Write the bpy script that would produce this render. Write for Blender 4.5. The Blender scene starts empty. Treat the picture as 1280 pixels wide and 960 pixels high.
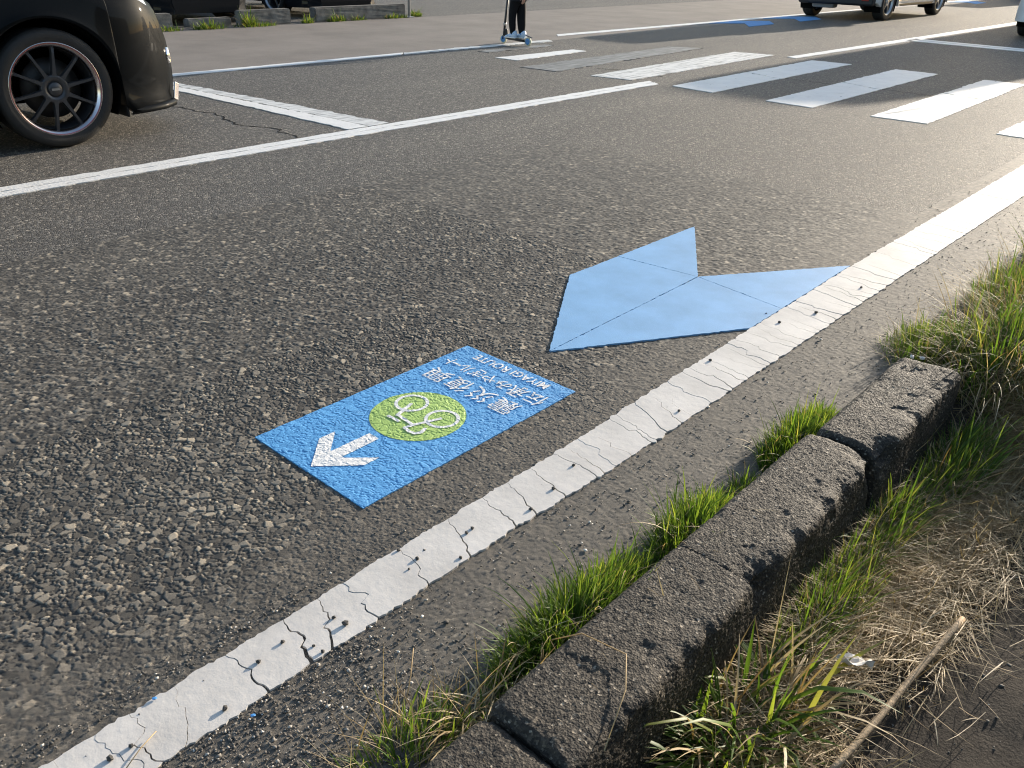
import bpy, bmesh, math, random
import numpy as np
from mathutils import Vector, Matrix
R = math.radians
rng = np.random.default_rng(7)
random.seed(7)
sc = bpy.context.scene
COL = sc.collection

# ------------------------------------------------------------------ camera
CAM_H, PITCH, ROLL, YAW = 1.10, R(27.9236), R(1.3909), R(41.4926)
cp_, sp_ = math.cos(PITCH), math.sin(PITCH)
fw = Vector((-math.sin(YAW)*cp_, math.cos(YAW)*cp_, -sp_))
r0 = Vector((math.cos(YAW), math.sin(YAW), 0)); u0 = r0.cross(fw)
rt = r0*math.cos(ROLL) + u0*math.sin(ROLL); up = rt.cross(fw)
cam = bpy.data.cameras.new('camera'); cam_o = bpy.data.objects.new('camera', cam); COL.objects.link(cam_o)
m3 = Matrix((rt, up, -fw)).transposed()
cam_o.matrix_world = Matrix.Translation((0, 0, CAM_H)) @ m3.to_4x4()
cam.sensor_width = 36; cam.lens = 1035.12/1280*36; cam.clip_start = 0.05; cam.clip_end = 2000
sc.camera = cam_o

# ------------------------------------------------------------------ light
SUN_EL, SUN_AZ = R(13.4), R(1.0)          # azimuth measured from +y towards +x
w = bpy.data.worlds.new('World'); sc.world = w; w.use_nodes = True
nt = w.node_tree; nt.nodes.clear()
sky = nt.nodes.new('ShaderNodeTexSky'); sky.sky_type = 'NISHITA'; sky.sun_disc = False
sky.sun_elevation = SUN_EL; sky.sun_rotation = SUN_AZ; sky.air_density = 1.0; sky.dust_density = 1.0; sky.ozone_density = 1.0
bg = nt.nodes.new('ShaderNodeBackground'); bg.inputs[1].default_value = 0.135
wo = nt.nodes.new('ShaderNodeOutputWorld')
nt.links.new(sky.outputs[0], bg.inputs[0]); nt.links.new(bg.outputs[0], wo.inputs[0])
sun = bpy.data.lights.new('sun', 'SUN'); sun.energy = 4.7; sun.angle = R(0.53); sun.color = (1.0, 0.885, 0.73)
sun_o = bpy.data.objects.new('sun', sun); COL.objects.link(sun_o)
sd = Vector((math.sin(SUN_AZ)*math.cos(SUN_EL), math.cos(SUN_AZ)*math.cos(SUN_EL), math.sin(SUN_EL)))
sun_o.rotation_euler = sd.to_track_quat('Z', 'Y').to_euler()
sc.view_settings.view_transform = 'Standard'; sc.view_settings.look = 'None'
sc.view_settings.exposure = 1.0; sc.view_settings.gamma = 1.0
sc.cycles.use_denoising = True; sc.cycles.filter_width = 1.1; sc.cycles.denoising_input_passes = 'RGB_ALBEDO_NORMAL'; sc.cycles.denoising_prefilter = 'ACCURATE'

# ------------------------------------------------------------------ helpers
def link(o, parent=None):
    COL.objects.link(o)
    if parent is not None: o.parent = parent
    return o
def mesh(name, V, F, mat, parent=None, smooth=False, loc=None):
    me = bpy.data.meshes.new(name)
    V = np.asarray(V, dtype=np.float32).reshape(-1, 3)
    if isinstance(F, np.ndarray):
        n = F.shape[1]
        me.vertices.add(len(V)); me.vertices.foreach_set('co', V.ravel())
        me.loops.add(F.size); me.loops.foreach_set('vertex_index', F.astype(np.int32).ravel())
        me.polygons.add(len(F)); me.polygons.foreach_set('loop_start', np.arange(0, F.size, n, dtype=np.int32))
        me.update(calc_edges=True)
    else:
        me.from_pydata([tuple(map(float, v)) for v in V], [], F); me.update()
    if smooth: me.polygons.foreach_set('use_smooth', np.ones(len(me.polygons), dtype=bool))
    if isinstance(mat, (list, tuple)):
        for m in mat: me.materials.append(m)
    elif mat: me.materials.append(mat)
    o = bpy.data.objects.new(name, me)
    link(o, parent)
    if loc is not None: o.location = loc
    return o
def attr(o, name, arr):
    a = o.data.attributes.new(name, 'FLOAT', 'POINT'); a.data.foreach_set('value', np.asarray(arr, dtype=np.float32).ravel())
def empty(name, loc=(0, 0, 0), rz=0):
    o = bpy.data.objects.new(name, None); o.empty_display_size = 0.1; link(o)
    o.location = loc; o.rotation_euler = (0, 0, rz); return o
def tag(o, label=None, cat=None, group=None, kind=None):
    if label: o['label'] = label
    if cat: o['category'] = cat
    if group: o['group'] = group
    if kind: o['kind'] = kind
    return o
def copy_tree(o, parent=None):
    c = o.copy(); COL.objects.link(c); c.parent = parent
    for ch in list(o.children): copy_tree(ch, c)
    return c
def from_bm(name, bm, mat, parent=None, smooth=False):
    me = bpy.data.meshes.new(name); bm.to_mesh(me); bm.free()
    if smooth:
        for p in me.polygons: p.use_smooth = True
    if isinstance(mat, (list, tuple)):
        for m in mat: me.materials.append(m)
    else: me.materials.append(mat)
    o = bpy.data.objects.new(name, me); return link(o, parent)
def box(name, c, s, mat, parent=None, bevel=0.0, seg=2, rot=None):
    bm = bmesh.new(); bmesh.ops.create_cube(bm, size=1.0)
    for v in bm.verts: v.co = Vector((v.co.x*s[0], v.co.y*s[1], v.co.z*s[2]))
    if bevel: bmesh.ops.bevel(bm, geom=bm.edges[:], offset=bevel, segments=seg, affect='EDGES', profile=0.5)
    if rot is not None: bmesh.ops.rotate(bm, verts=bm.verts, matrix=rot)
    bmesh.ops.translate(bm, verts=bm.verts, vec=c)
    return from_bm(name, bm, mat, parent)
def tube(name, pts, rad, mat, parent=None, n=8, caps=True):
    pts = [Vector(p) for p in pts]; V = []; F = []
    if not hasattr(rad, '__len__'): rad = [rad]*len(pts)
    prev = None
    for i, p in enumerate(pts):
        t = (pts[min(i+1, len(pts)-1)] - pts[max(i-1, 0)]).normalized()
        a = t.cross(Vector((0, 0, 1)))
        if a.length < 1e-3: a = Vector((1, 0, 0))
        a.normalize(); b = t.cross(a)
        for k in range(n):
            th = 2*math.pi*k/n; V.append(p + (a*math.cos(th) + b*math.sin(th))*rad[i])
    for i in range(len(pts)-1):
        for k in range(n): F.append((i*n+k, i*n+(k+1) % n, (i+1)*n+(k+1) % n, (i+1)*n+k))
    if caps: F.append(tuple(range(n))[::-1]); F.append(tuple((len(pts)-1)*n+k for k in range(n)))
    return mesh(name, V, F, mat, parent, smooth=True)
def lathe(name, prof, mat, parent=None, n=48, axis='x', c=(0, 0, 0), closed=False):
    V = []; F = []; m = len(prof)
    for k in range(n):
        th = 2*math.pi*k/n
        for (r, a) in prof:
            if axis == 'x': V.append((a+c[0], r*math.cos(th)+c[1], r*math.sin(th)+c[2]))
            else: V.append((r*math.cos(th)+c[0], r*math.sin(th)+c[1], a+c[2]))
    mm = m if closed else m-1
    for k in range(n):
        for j in range(mm):
            j2 = (j+1) % m; k2 = (k+1) % n
            F.append((k*m+j, k*m+j2, k2*m+j2, k2*m+j))
    return mesh(name, V, F, mat, parent, smooth=True)

# ------- numpy noise
def hsh(i, j, k):
    h = (i.astype(np.int64)*374761393 + j.astype(np.int64)*668265263 + k*2147483647) & 0x7fffffff
    h = ((h ^ (h >> 13))*1274126177) & 0x7fffffff
    h = h ^ (h >> 16)
    return (h & 0xffff)/65535.0
def vnoise(X, Y, s, seed=0):
    x = X/s; y = Y/s; i = np.floor(x); j = np.floor(y); fx = x-i; fy = y-j
    fx = fx*fx*(3-2*fx); fy = fy*fy*(3-2*fy)
    a = hsh(i, j, seed); b = hsh(i+1, j, seed); c = hsh(i, j+1, seed); d = hsh(i+1, j+1, seed)
    return (a*(1-fx)+b*fx)*(1-fy) + (c*(1-fx)+d*fx)*fy
def fbm(X, Y, s, seed=0, o=3):
    t = 0; a = 1; n = 0
    for k in range(o): t = t + a*vnoise(X, Y, s/2**k, seed+k*17); n += a; a *= .5
    return t/n
def worley(X, Y, s, seed=0):
    x = X/s; y = Y/s; ci = np.floor(x); cj = np.floor(y)
    f1 = np.full(x.shape, 9.0); f2 = np.full(x.shape, 9.0)
    rid = np.zeros(x.shape); dx1 = np.zeros(x.shape); dy1 = np.zeros(x.shape)
    for a in (-1, 0, 1):
        for b in (-1, 0, 1):
            i = ci+a; j = cj+b
            px = i+hsh(i, j, seed); py = j+hsh(i, j, seed+5)
            dx = x-px; dy = y-py; d = np.sqrt(dx*dx+dy*dy)
            n = d < f1
            f2 = np.where(n, f1, np.minimum(f2, d))
            rid = np.where(n, hsh(i, j, seed+9), rid); dx1 = np.where(n, dx, dx1); dy1 = np.where(n, dy, dy1)
            f1 = np.where(n, d, f1)
    return f1, f2, rid, dx1, dy1
def sstep(a, b, x):
    t = np.clip((x-a)/(b-a), 0, 1); return t*t*(3-2*t)
def stones(X, Y, s=0.011, seed=3, thr=.62):
    """height 0..1 of embedded aggregate, stone id, gap mask"""
    wx = X + .25*s*(vnoise(X, Y, s*.6, seed+50)-.5); wy = Y + .25*s*(vnoise(X, Y, s*.6, seed+51)-.5)
    f1, f2, rid, dx, dy = worley(wx, wy, s, seed)
    g1, g2, rid2, ex, ey = worley(wx, wy, s*1.75, seed+23)
    big = (rid2 > thr)
    gap = np.where(big, sstep(.02, .11, g2-g1), sstep(.02, .19, f2-f1))
    rr = np.where(big, (rid2*5.7) % 1, rid); dxx = np.where(big, ex*1.2, dx); dyy = np.where(big, ey*1.2, dy)
    tx = (rr*7.31 % 1)-.5; ty = (rr*13.7 % 1)-.5
    hgt = gap*(0.40+0.50*rr + 1.0*(dxx*tx+dyy*ty))
    return np.clip(hgt, 0, 1.3), rr, gap
def grid_idx(nx, ny, off=0):
    a = np.arange(nx*ny).reshape(ny, nx)
    return np.stack([a[:-1, :-1].ravel(), a[:-1, 1:].ravel(), a[1:, 1:].ravel(), a[1:, :-1].ravel()], 1)+off

# ------- materials
def mat(name):
    m = bpy.data.materials.new(name); m.use_nodes = True; n = m.node_tree
    n.nodes.clear(); o = n.nodes.new('ShaderNodeOutputMaterial'); b = n.nodes.new('ShaderNodeBsdfPrincipled')
    n.links.new(b.outputs[0], o.inputs[0]); return m, n, b, o
def N(n, t, **kw):
    x = n.nodes.new('ShaderNode'+t)
    for k, v in kw.items(): setattr(x, k, v)
    return x
def coords(n, scale=(1, 1, 1), kind='Object'):
    t = N(n, 'TexCoord'); mp = N(n, 'Mapping'); mp.inputs['Scale'].default_value = scale
    n.links.new(t.outputs[kind], mp.inputs[0]); return mp.outputs[0]
def noise(n, vec, scale, detail=4, rough=.6):
    x = N(n, 'TexNoise'); x.inputs['Scale'].default_value = scale; x.inputs['Detail'].default_value = detail
    x.inputs['Roughness'].default_value = rough
    if vec is not None: n.links.new(vec, x.inputs['Vector'])
    return x.outputs['Fac']
def ramp(n, fac, stops):
    x = N(n, 'ValToRGB'); e = x.color_ramp.elements
    while len(e) < len(stops): e.new(0.5)
    for el, (p, c) in zip(e, stops):
        el.position = p; el.color = (*c, 1) if len(c) == 3 else c
    n.links.new(fac, x.inputs[0]); return x.outputs[0]
def mixc(n, fac, a, b, mode='MIX'):
    x = N(n, 'Mix', data_type='RGBA', blend_type=mode)
    for s, v in ((0, fac), (6, a), (7, b)):
        if hasattr(v, 'is_linked'): n.links.new(v, x.inputs[s])
        else: x.inputs[s].default_value = v if s == 0 else ((*v, 1) if len(v) == 3 else v)
    return x.outputs[2]
def mth(n, op, a, b=None, clamp=False):
    x = N(n, 'Math', operation=op, use_clamp=clamp)
    for s, v in ((0, a), (1, b)):
        if v is None: continue
        if hasattr(v, 'is_linked'): n.links.new(v, x.inputs[s])
        else: x.inputs[s].default_value = v
    return x.outputs[0]
def bump(n, b, hgt, dist, strength=1.0):
    x = N(n, 'Bump'); x.inputs['Distance'].default_value = dist; x.inputs['Strength'].default_value = strength
    n.links.new(hgt, x.inputs['Height']); n.links.new(x.outputs[0], b.inputs['Normal']); return x
def attrn(n, name):
    a = N(n, 'Attribute'); a.attribute_name = name; return a.outputs['Fac']
def flat(name, c, rough=.6, metal=0.0, spec=.5, coat=0.0, var=.12, vscale=30, bmp=0.0, bscale=200):
    m, n, b, o = mat(name)
    v = coords(n); f = noise(n, v, vscale)
    lo = tuple(x*(1-var) for x in c); hi = tuple(min(1, x*(1+var)) for x in c)
    n.links.new(ramp(n, f, [(.3, lo), (.7, hi)]), b.inputs['Base Color'])
    b.inputs['Roughness'].default_value = rough; b.inputs['Metallic'].default_value = metal
    b.inputs['Specular IOR Level'].default_value = spec
    if coat: b.inputs['Coat Weight'].default_value = coat; b.inputs['Coat Roughness'].default_value = .04
    if bmp: bump(n, b, noise(n, v, bscale, 3), bmp)
    return m

STONE = [(0.0, (.05, .048, .045)), (.35, (.095, .09, .083)), (.7, (.155, .145, .13)), (.9, (.24, .22, .19)), (1.0, (.42, .37, .30))]
STONE_N = [(p_, tuple(x*q_ for x, q_ in zip(c_, (1.10, 1.055, .98)))) for p_, c_ in STONE]
BIT = (.032, .031, .030)
DUST = (.125, .111, .093)
def bands(n):
    """wheel-track polish and patchy wear along the road (albedo wear)"""
    v = coords(n, (1.0, .06, 1)); a = noise(n, v, 1.6, 3, .5)
    v2 = coords(n, (1, .5, 1)); b_ = noise(n, v2, 1.1, 4, .6)
    return mth(n, 'ADD', mth(n, 'MULTIPLY', a, .6), mth(n, 'MULTIPLY', b_, .4))
# near asphalt (geometry carries the stones)
M_near, n, b, o = mat('asphalt_near')
stc = ramp(n, attrn(n, 'rnd'), STONE_N)
c = mixc(n, attrn(n, 'gap'), BIT, stc)
c = mixc(n, attrn(n, 'dust'), c, DUST)
c = mixc(n, .8, c, ramp(n, bands(n), [(.3, (.72, .72, .73)), (.7, (1.22, 1.2, 1.16))]), 'MULTIPLY')
n.links.new(c, b.inputs['Base Color']); b.inputs['Roughness'].default_value = .72; b.inputs['Specular IOR Level'].default_value = .28
bump(n, b, noise(n, coords(n), 520, 4, .75), .0014)
# far asphalt (stones too small to pick apart)
M_far, n, b, o = mat('asphalt_far')
v = coords(n)
vo = N(n, 'TexVoronoi'); vo.inputs['Scale'].default_value = 88; n.links.new(v, vo.inputs['Vector'])
ve = N(n, 'TexVoronoi', feature='DISTANCE_TO_EDGE'); ve.inputs['Scale'].default_value = 88; n.links.new(v, ve.inputs['Vector'])
sepc = N(n, 'SeparateColor'); n.links.new(vo.outputs['Color'], sepc.inputs[0])
gapf = mth(n, 'MULTIPLY', ve.outputs[0], 7.0, True)
c = mixc(n, gapf, BIT, ramp(n, sepc.outputs[0], [(p_, tuple(min(1, x*q_) for x, q_ in zip(c_, (1.16, 1.17, 1.19)))) for p_, c_ in STONE]))
c = mixc(n, .20, c, DUST)
c = mixc(n, .8, c, ramp(n, bands(n), [(.3, (.72, .72, .73)), (.7, (1.22, 1.2, 1.16))]), 'MULTIPLY')
n.links.new(c, b.inputs['Base Color']); b.inputs['Roughness'].default_value = .72; b.inputs['Specular IOR Level'].default_value = .28
hh = mth(n, 'MULTIPLY', gapf, mth(n, 'ADD', sepc.outputs[1], .5))
hh = mth(n, 'ADD', hh, mth(n, 'MULTIPLY', noise(n, v, 300, 3), .5))
bump(n, b, hh, .0024)
# far pavement (dusty, pinkish grey)
M_pave, n, b, o = mat('pavement_dusty')
v = coords(n); f = noise(n, v, 1.3, 6, .65); g_ = noise(n, v, 90, 4, .7)
c = ramp(n, f, [(.3, (.175, .153, .133)), (.7, (.25, .22, .192))])
c = mixc(n, .5, c, ramp(n, g_, [(.3, (.6, .6, .6)), (.7, (1.35, 1.33, 1.3))]), 'MULTIPLY')
n.links.new(c, b.inputs['Base Color']); b.inputs['Roughness'].default_value = .8; b.inputs['Specular IOR Level'].default_value = .25
bump(n, b, g_, .004)
# dirt
M_soil, n, b, o = mat('verge_soil')
v = coords(n); f = noise(n, v, 5, 8, .7); g_ = noise(n, v, 160, 5, .7)
c = ramp(n, f, [(.3, (.032, .027, .022)), (.55, (.055, .046, .037)), (.75, (.095, .08, .06))])
c = mixc(n, .7, c, ramp(n, g_, [(.3, (.55, .55, .55)), (.72, (1.5, 1.45, 1.4))]), 'MULTIPLY')
n.links.new(c, b.inputs['Base Color']); b.inputs['Roughness'].default_value = .9; b.inputs['Specular IOR Level'].default_value = .2
bump(n, b, g_, .006)
M_ground = flat('earth', (.10, .088, .07), .95, spec=.2, vscale=.5, var=.3)

def paint(name, col, wear_lo, wear_hi, wscale=35, under=(.075, .07, .064), rough=.55, dirt=.15, bmp=.0008, bsc=140, stretch=(1, 1, 1)):
    m, n, b, o = mat(name)
    v = coords(n, stretch)
    f = noise(n, v, wscale, 7, .72); d = noise(n, coords(n), 7, 5, .6)
    base = mixc(n, dirt, col, ramp(n, d, [(.3, tuple(x*.55 for x in col)), (.7, col)]))
    fine = noise(n, coords(n), 330, 3, .7)
    base = mixc(n, .35, base, ramp(n, fine, [(.3, (.8, .8, .8)), (.6, (1.0, 1.0, 1.0))]), 'MULTIPLY')
    c = mixc(n, ramp(n, f, [(wear_lo, (1, 1, 1)), (wear_hi, (0, 0, 0))]), base, under)
    n.links.new(c, b.inputs['Base Color']); b.inputs['Roughness'].default_value = rough; b.inputs['Specular IOR Level'].default_value = .4
    if bmp: bump(n, b, mth(n, 'ADD', noise(n, coords(n), bsc, 4, .6), mth(n, 'MULTIPLY', d, .5)), bmp)
    return m
M_white_edge = paint('white_thermoplastic', (.70, .66, .61), .2, .30, 40, dirt=.55, bmp=.0009, bsc=60)
M_white = paint('white_road_paint', (.80, .785, .75), .30, .37, 22, dirt=.25, bmp=.003, bsc=70, stretch=(1, .35, 1))
M_white_worn = paint('white_road_paint_worn', (.72, .71, .68), .33, .52, 16, dirt=.3, bmp=.003, bsc=70, stretch=(1.6, .16, 1))
M_white_gone = paint('white_road_paint_nearly_gone', (.42, .41, .39), .40, .80, 16, dirt=.3, bmp=.003, bsc=70, stretch=(1.6, .16, 1))
M_blue_panel = paint('blue_panel_paint', (.10, .35, .68), .22, .30, 60, dirt=.2, bmp=.0012, bsc=260)
M_green_disc = paint('green_disc_paint', (.40, .57, .15), .20, .30, 60, dirt=.2, bmp=.0012, bsc=260)
M_white_mark = paint('white_marking_paint', (.80, .79, .77), .22, .30, 60, dirt=.15, bmp=.001, bsc=260)
M_blue_road = paint('blue_road_paint', (.15, .38, .70), .2, .3, 40, dirt=.3, rough=.85, bmp=.001, bsc=120)
M_blue_road.node_tree.nodes['Principled BSDF'].inputs['Specular IOR Level'].default_value = .1
M_blue_film = paint('pale_blue_film', (.215, .44, .72), .14, .22, 40, dirt=.45, rough=.55, bmp=.0006, bsc=240)

def leafmat(name, stops, trans=.5, rough=.45):
    m, n, b, o = mat(name)
    c = ramp(n, attrn(n, 'rnd'), stops)
    n.links.new(c, b.inputs['Base Color']); b.inputs['Roughness'].default_value = rough; b.inputs['Specular IOR Level'].default_value = .35
    t = N(n, 'BsdfTranslucent'); n.links.new(mixc(n, 1.0, c, (1.5, 1.35, .6), 'MULTIPLY'), t.inputs[0])
    mx = N(n, 'MixShader'); mx.inputs[0].default_value = trans
    n.links.new(b.outputs[0], mx.inputs[1]); n.links.new(t.outputs[0], mx.inputs[2]); n.links.new(mx.outputs[0], o.inputs[0])
    return m
M_grass = leafmat('grass_green', [(0, (.045, .095, .018)), (.5, (.09, .17, .03)), (.85, (.17, .25, .045)), (1, (.28, .30, .09))], .55)
M_weed = leafmat('weed_green', [(0, (.05, .10, .02)), (.6, (.10, .17, .03)), (1, (.2, .25, .06))])
M_straw = leafmat('dry_grass', [(0, (.16, .11, .055)), (.4, (.33, .245, .13)), (.8, (.50, .39, .23)), (1, (.64, .55, .40))], .3, .6)

M_kerb, n, b, o = mat('kerb_aggregate')
v = coords(n)
vk = N(n, 'TexVoronoi'); vk.inputs['Scale'].default_value = 230; n.links.new(v, vk.inputs['Vector'])
sk_ = N(n, 'SeparateColor'); n.links.new(vk.outputs['Color'], sk_.inputs[0])
stc = ramp(n, sk_.outputs[0], [(0, (.024, .021, .018)), (.55, (.050, .043, .035)), (.88, (.088, .076, .061)), (.97, (.18, .157, .125)), (1, (.42, .38, .32))])
c = mixc(n, mth(n, 'ADD', mth(n, 'MULTIPLY', attrn(n, 'gap'), .5), .5), (.022, .02, .018), stc)
f = noise(n, v, 9, 6, .7)
c = mixc(n, .8, c, ramp(n, f, [(.3, (.7, .68, .64)), (.7, (1.3, 1.2, 1.08))]), 'MULTIPLY')
n.links.new(c, b.inputs['Base Color']); b.inputs['Roughness'].default_value = .7; b.inputs['Specular IOR Level'].default_value = .35
bump(n, b, mth(n, 'ADD', vk.outputs['Distance'], noise(n, v, 420, 4, .75)), .0022)

M_conc = flat('block_concrete', (.17, .16, .145), .9, spec=.2, vscale=9, var=.45, bmp=.004, bscale=60)
M_black_paint = flat('black_car_paint', (.004, .005, .006), .5, spec=.02, coat=.13, var=.05)
M_dark_paint = flat('dark_grey_car_paint', (.012, .013, .015), .5, spec=.03, coat=.3, var=.05)
M_silver_paint = flat('pearl_white_car_paint', (.66, .64, .60), .22, coat=.8, var=.04)
M_truck_white = flat('white_truck_paint', (.72, .74, .76), .3, coat=.5, var=.04)
M_blackplastic = flat('black_plastic', (.014, .014, .015), .5, var=.2)
M_liner = flat('wheel_liner', (.005, .005, .005), .9, spec=.1)
M_tyre = flat('tyre_rubber', (.022, .021, .020), .72, var=.25, vscale=12, bmp=.001, bscale=150)
M_rim = flat('gunmetal_rim', (.075, .075, .08), .38, metal=.5, var=.1)
M_lip = flat('polished_rim_lip', (.62, .56, .55), .18, metal=1.0, var=.05)
M_alloy = flat('silver_alloy', (.5, .5, .5), .3, metal=.9)
M_disc = flat('brake_disc_steel', (.06, .058, .055), .5, metal=.9)
M_redline = flat('rim_red_pinstripe', (.4, .12, .13), .3)
M_glass = flat('dark_car_glass', (.01, .012, .014), .04, spec=.8)
M_lamp = flat('clear_lamp_lens', (.55, .56, .56), .08, spec=.9)
M_red = flat('red_lamp_lens', (.35, .012, .012), .15)
M_chrome = flat('chrome_trim', (.75, .75, .76), .12, metal=1.0, var=.02)
M_canvas = flat('canvas_cover', (.16, .19, .17), .85, vscale=4, var=.15)
M_steel = flat('galvanised_steel', (.34, .34, .33), .5, metal=.1)
M_wood = flat('dry_twig', (.33, .24, .145), .8, vscale=60, var=.35, bmp=.002, bscale=180)
M_litter = flat('pale_dry_leaf', (.62, .58, .52), .7, vscale=40, var=.2)
M_pebble = flat('dark_pebble', (.05, .047, .043), .8, vscale=200, var=.4)
M_blue_chip = flat('blue_paint_chip', (.06, .26, .6), .5)
M_gravel, n, b, o = mat('gravel_stones')
n.links.new(ramp(n, attrn(n, 'rnd'), [(0, (.04, .037, .034)), (.5, (.11, .10, .088)), (.9, (.22, .2, .175)), (1, (.6, .58, .54))]), b.inputs['Base Color'])
b.inputs['Roughness'].default_value = .8
M_skin = flat('skin', (.45, .25, .17), .5)
M_cloth = flat('black_trousers', (.008, .008, .009), .8, spec=.2)
M_jacket = flat('dark_jacket', (.012, .013, .016), .8, spec=.2)
M_hair = flat('black_hair', (.01, .009, .008), .5)
M_shoe, n, b, o = mat('pale_blue_shoe')
vz = N(n, 'TexVoronoi'); vz.inputs['Scale'].default_value = 38; n.links.new(coords(n), vz.inputs['Vector'])
n.links.new(ramp(n, vz.outputs[0], [(.30, (.12, .30, .62)), (.36, (.55, .66, .78))]), b.inputs['Base Color'])
M_sole = flat('white_rubber', (.78, .77, .74), .6)
M_scoot = flat('scooter_black', (.012, .012, .013), .4)
M_scblue = flat('scooter_blue', (.10, .27, .55), .4)
M_cream = flat('cream_urethane', (.62, .60, .42), .4)

# ================================================================== SETTING
tag(mesh('ground', [(-400, -400, -.25), (400, -400, -.25), (400, 900, -.25), (-400, 900, -.25)], [(0, 1, 2, 3)], M_ground), kind='structure')

def road_h(X, Y):
    """height (m) of the asphalt surface, stone id, gap mask, dust cover"""
    h1, rid, gap = stones(X, Y, .0105, 3)
    h2, rid2, gap2 = stones(X, Y, .0058, 41)
    gut = sstep(-1.0, -.85, X)                                  # dusty gutter outside the edge line
    edge = sstep(-1.42, -1.08, X + .22*(fbm(X, Y, .35, 71)-.5))  # finer, dust-filled strip along the line
    pat = sstep(.48, .78, fbm(X, Y, .5, 77))
    fin = np.clip(.62*edge + .3*gut + .10*pat, 0, .92)
    hgt = (h1*.0042)*(1-fin) + (h2*.0020)*fin - .0028 + .0012*fin
    hgt = hgt*(1-.45*sstep(2.4, 4.2, Y))*(1-.45*sstep(-2.3, -3.4, X))
    hgt += .0022*(fbm(X, Y, .09, 5)-.5)
    dust = np.clip(.10 + .72*edge*(.55+.8*(fbm(X, Y, .2, 33)-.35)) + .16*pat + .15*gut, 0, .9)*(1-.45*gap*(1-fin))*(1-.45*sstep(2.0, 4.0, Y))
    r = np.where(fin > .5, rid2, rid); g = gap*(1-fin)+gap2*fin
    return hgt, r, g, dust

def build_road():
    tiles = [(-2.0, -1.04, .25, 1.75, .0022), (-1.04, -.5, .1, 1.75, .0039), (-3.4, -2.0, .45, 1.75, .0039), (-3.4, -1.04, 1.75, 2.6, .0036), (-1.04, -.5, 1.75, 2.6, .0048), (-3.4, -.5, 2.6, 4.2, .0068), (-1.15, -.5, 4.2, 7.5, .010),
             (-2.0, -1.04, .03, .25, .0032), (-1.04, -.5, .03, .1, .01), (-3.4, -2.0, .03, .45, .012)]
    V = []; F = []; A = [[], [], []]; off = 0
    for (x0, x1, y0, y1, s) in tiles:
        nx = int(round((x1-x0)/s))+1; ny = int(round((y1-y0)/s))+1
        X, Y = np.meshgrid(np.linspace(x0, x1, nx), np.linspace(y0, y1, ny))
        hgt, r, g, d = road_h(X, Y)
        fade = 1-sstep(3.4, 4.2, Y)*.0
        V.append(np.stack([X, Y, hgt*fade], -1).reshape(-1, 3)); F.append(grid_idx(nx, ny, off)); off += nx*ny
        for k, a in enumerate((r, g, d)): A[k].append(a.ravel())
    o = mesh('road', np.concatenate(V), np.concatenate(F), [M_near])
    for nm, a in zip(('rnd', 'gap', 'dust'), A): attr(o, nm, np.concatenate(a))
    tag(o, kind='structure')
    # rest of the carriageway round the finely modelled patch, with an underlay
    x0, x1, y0, y1 = -7.52, -.5, -60, 300
    a0, a1, b0, b1 = -3.4, -.5, .03, 4.2
    Vq = []; Fq = []
    def quad(xa, xb, ya, yb, z):
        k = len(Vq); Vq.extend([(xa, ya, z), (xb, ya, z), (xb, yb, z), (xa, yb, z)]); Fq.append((k, k+1, k+2, k+3))
    z = -.0012
    quad(x0, a0, y0, y1, z); quad(a0, a1, y0, b0, z); quad(a0, -1.15, b1, y1, z); quad(-1.15, a1, 7.5, y1, z); quad(-1.2, a1, b1, 7.6, -.012); quad(a0-.05, a1, b0-.05, b1+.05, -.012)
    mesh('carriageway', Vq, Fq, M_far, o)
    return o
road = build_road()
tag(mesh('pavement', [(-11.3, -60, -.001), (-7.50, -60, -.001), (-7.55, 300, -.001), (-11.3, 300, -.001)], [(0, 1, 2, 3)], M_pave), kind='structure')
tag(mesh('parking_lot', [(-80, -60, -.006), (-11.25, -60, -.006), (-11.25, 300, -.006), (-80, 300, -.006)], [(0, 1, 2, 3)], M_far), kind='structure')

def verge_z(X, Y):
    far = sstep(2.15, 2.75, Y + .25*(fbm(X, Y, .3, 9)-.5))
    lo = -.105 + .05*sstep(-.1, .7, X) + .02*(fbm(X, Y, .16, 11)-.5)
    hi = -.012 + .075*sstep(-.74, -.35, X + .1*(fbm(X, Y, .35, 8)-.5)) + .03*(fbm(X, Y, .16, 12)-.5)
    return lo*(1-far) + hi*far + .006*(fbm(X, Y, .02, 14)-.5)
def build_verge():
    X, Y = np.meshgrid(np.arange(-.72, 1.6, .018), np.arange(.2, 5.2, .018))
    V = np.stack([X, Y, verge_z(X, Y)], -1).reshape(-1, 3); F = grid_idx(X.shape[1], X.shape[0])
    X2, Y2 = np.meshgrid(np.linspace(-.72, 60, 90), np.linspace(5.19, 300, 200))
    Z2 = verge_z(X2, Y2)
    V2 = np.stack([X2, Y2, Z2], -1).reshape(-1, 3); F2 = grid_idx(X2.shape[1], X2.shape[0], len(V))
    X3, Y3 = np.meshgrid(np.linspace(-.5, 60, 90), np.linspace(-60, .2, 60))
    V3 = np.stack([X3, Y3, np.full(X3.shape, -.1)], -1).reshape(-1, 3); F3 = grid_idx(X3.shape[1], X3.shape[0], len(V)+len(V2))
    X4, Y4 = np.meshgrid(np.linspace(1.59, 60, 30), np.linspace(.2, 5.2, 10))
    V4 = np.stack([X4, Y4, np.full(X4.shape, -.03)], -1).reshape(-1, 3); F4 = grid_idx(X4.shape[1], X4.shape[0], len(V)+len(V2)+len(V3))
    o = mesh('verge', np.concatenate([V, V2, V3, V4]), np.concatenate([F, F2, F3, F4]), M_soil, smooth=True)
    return tag(o, kind='structure')
build_verge()

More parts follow.
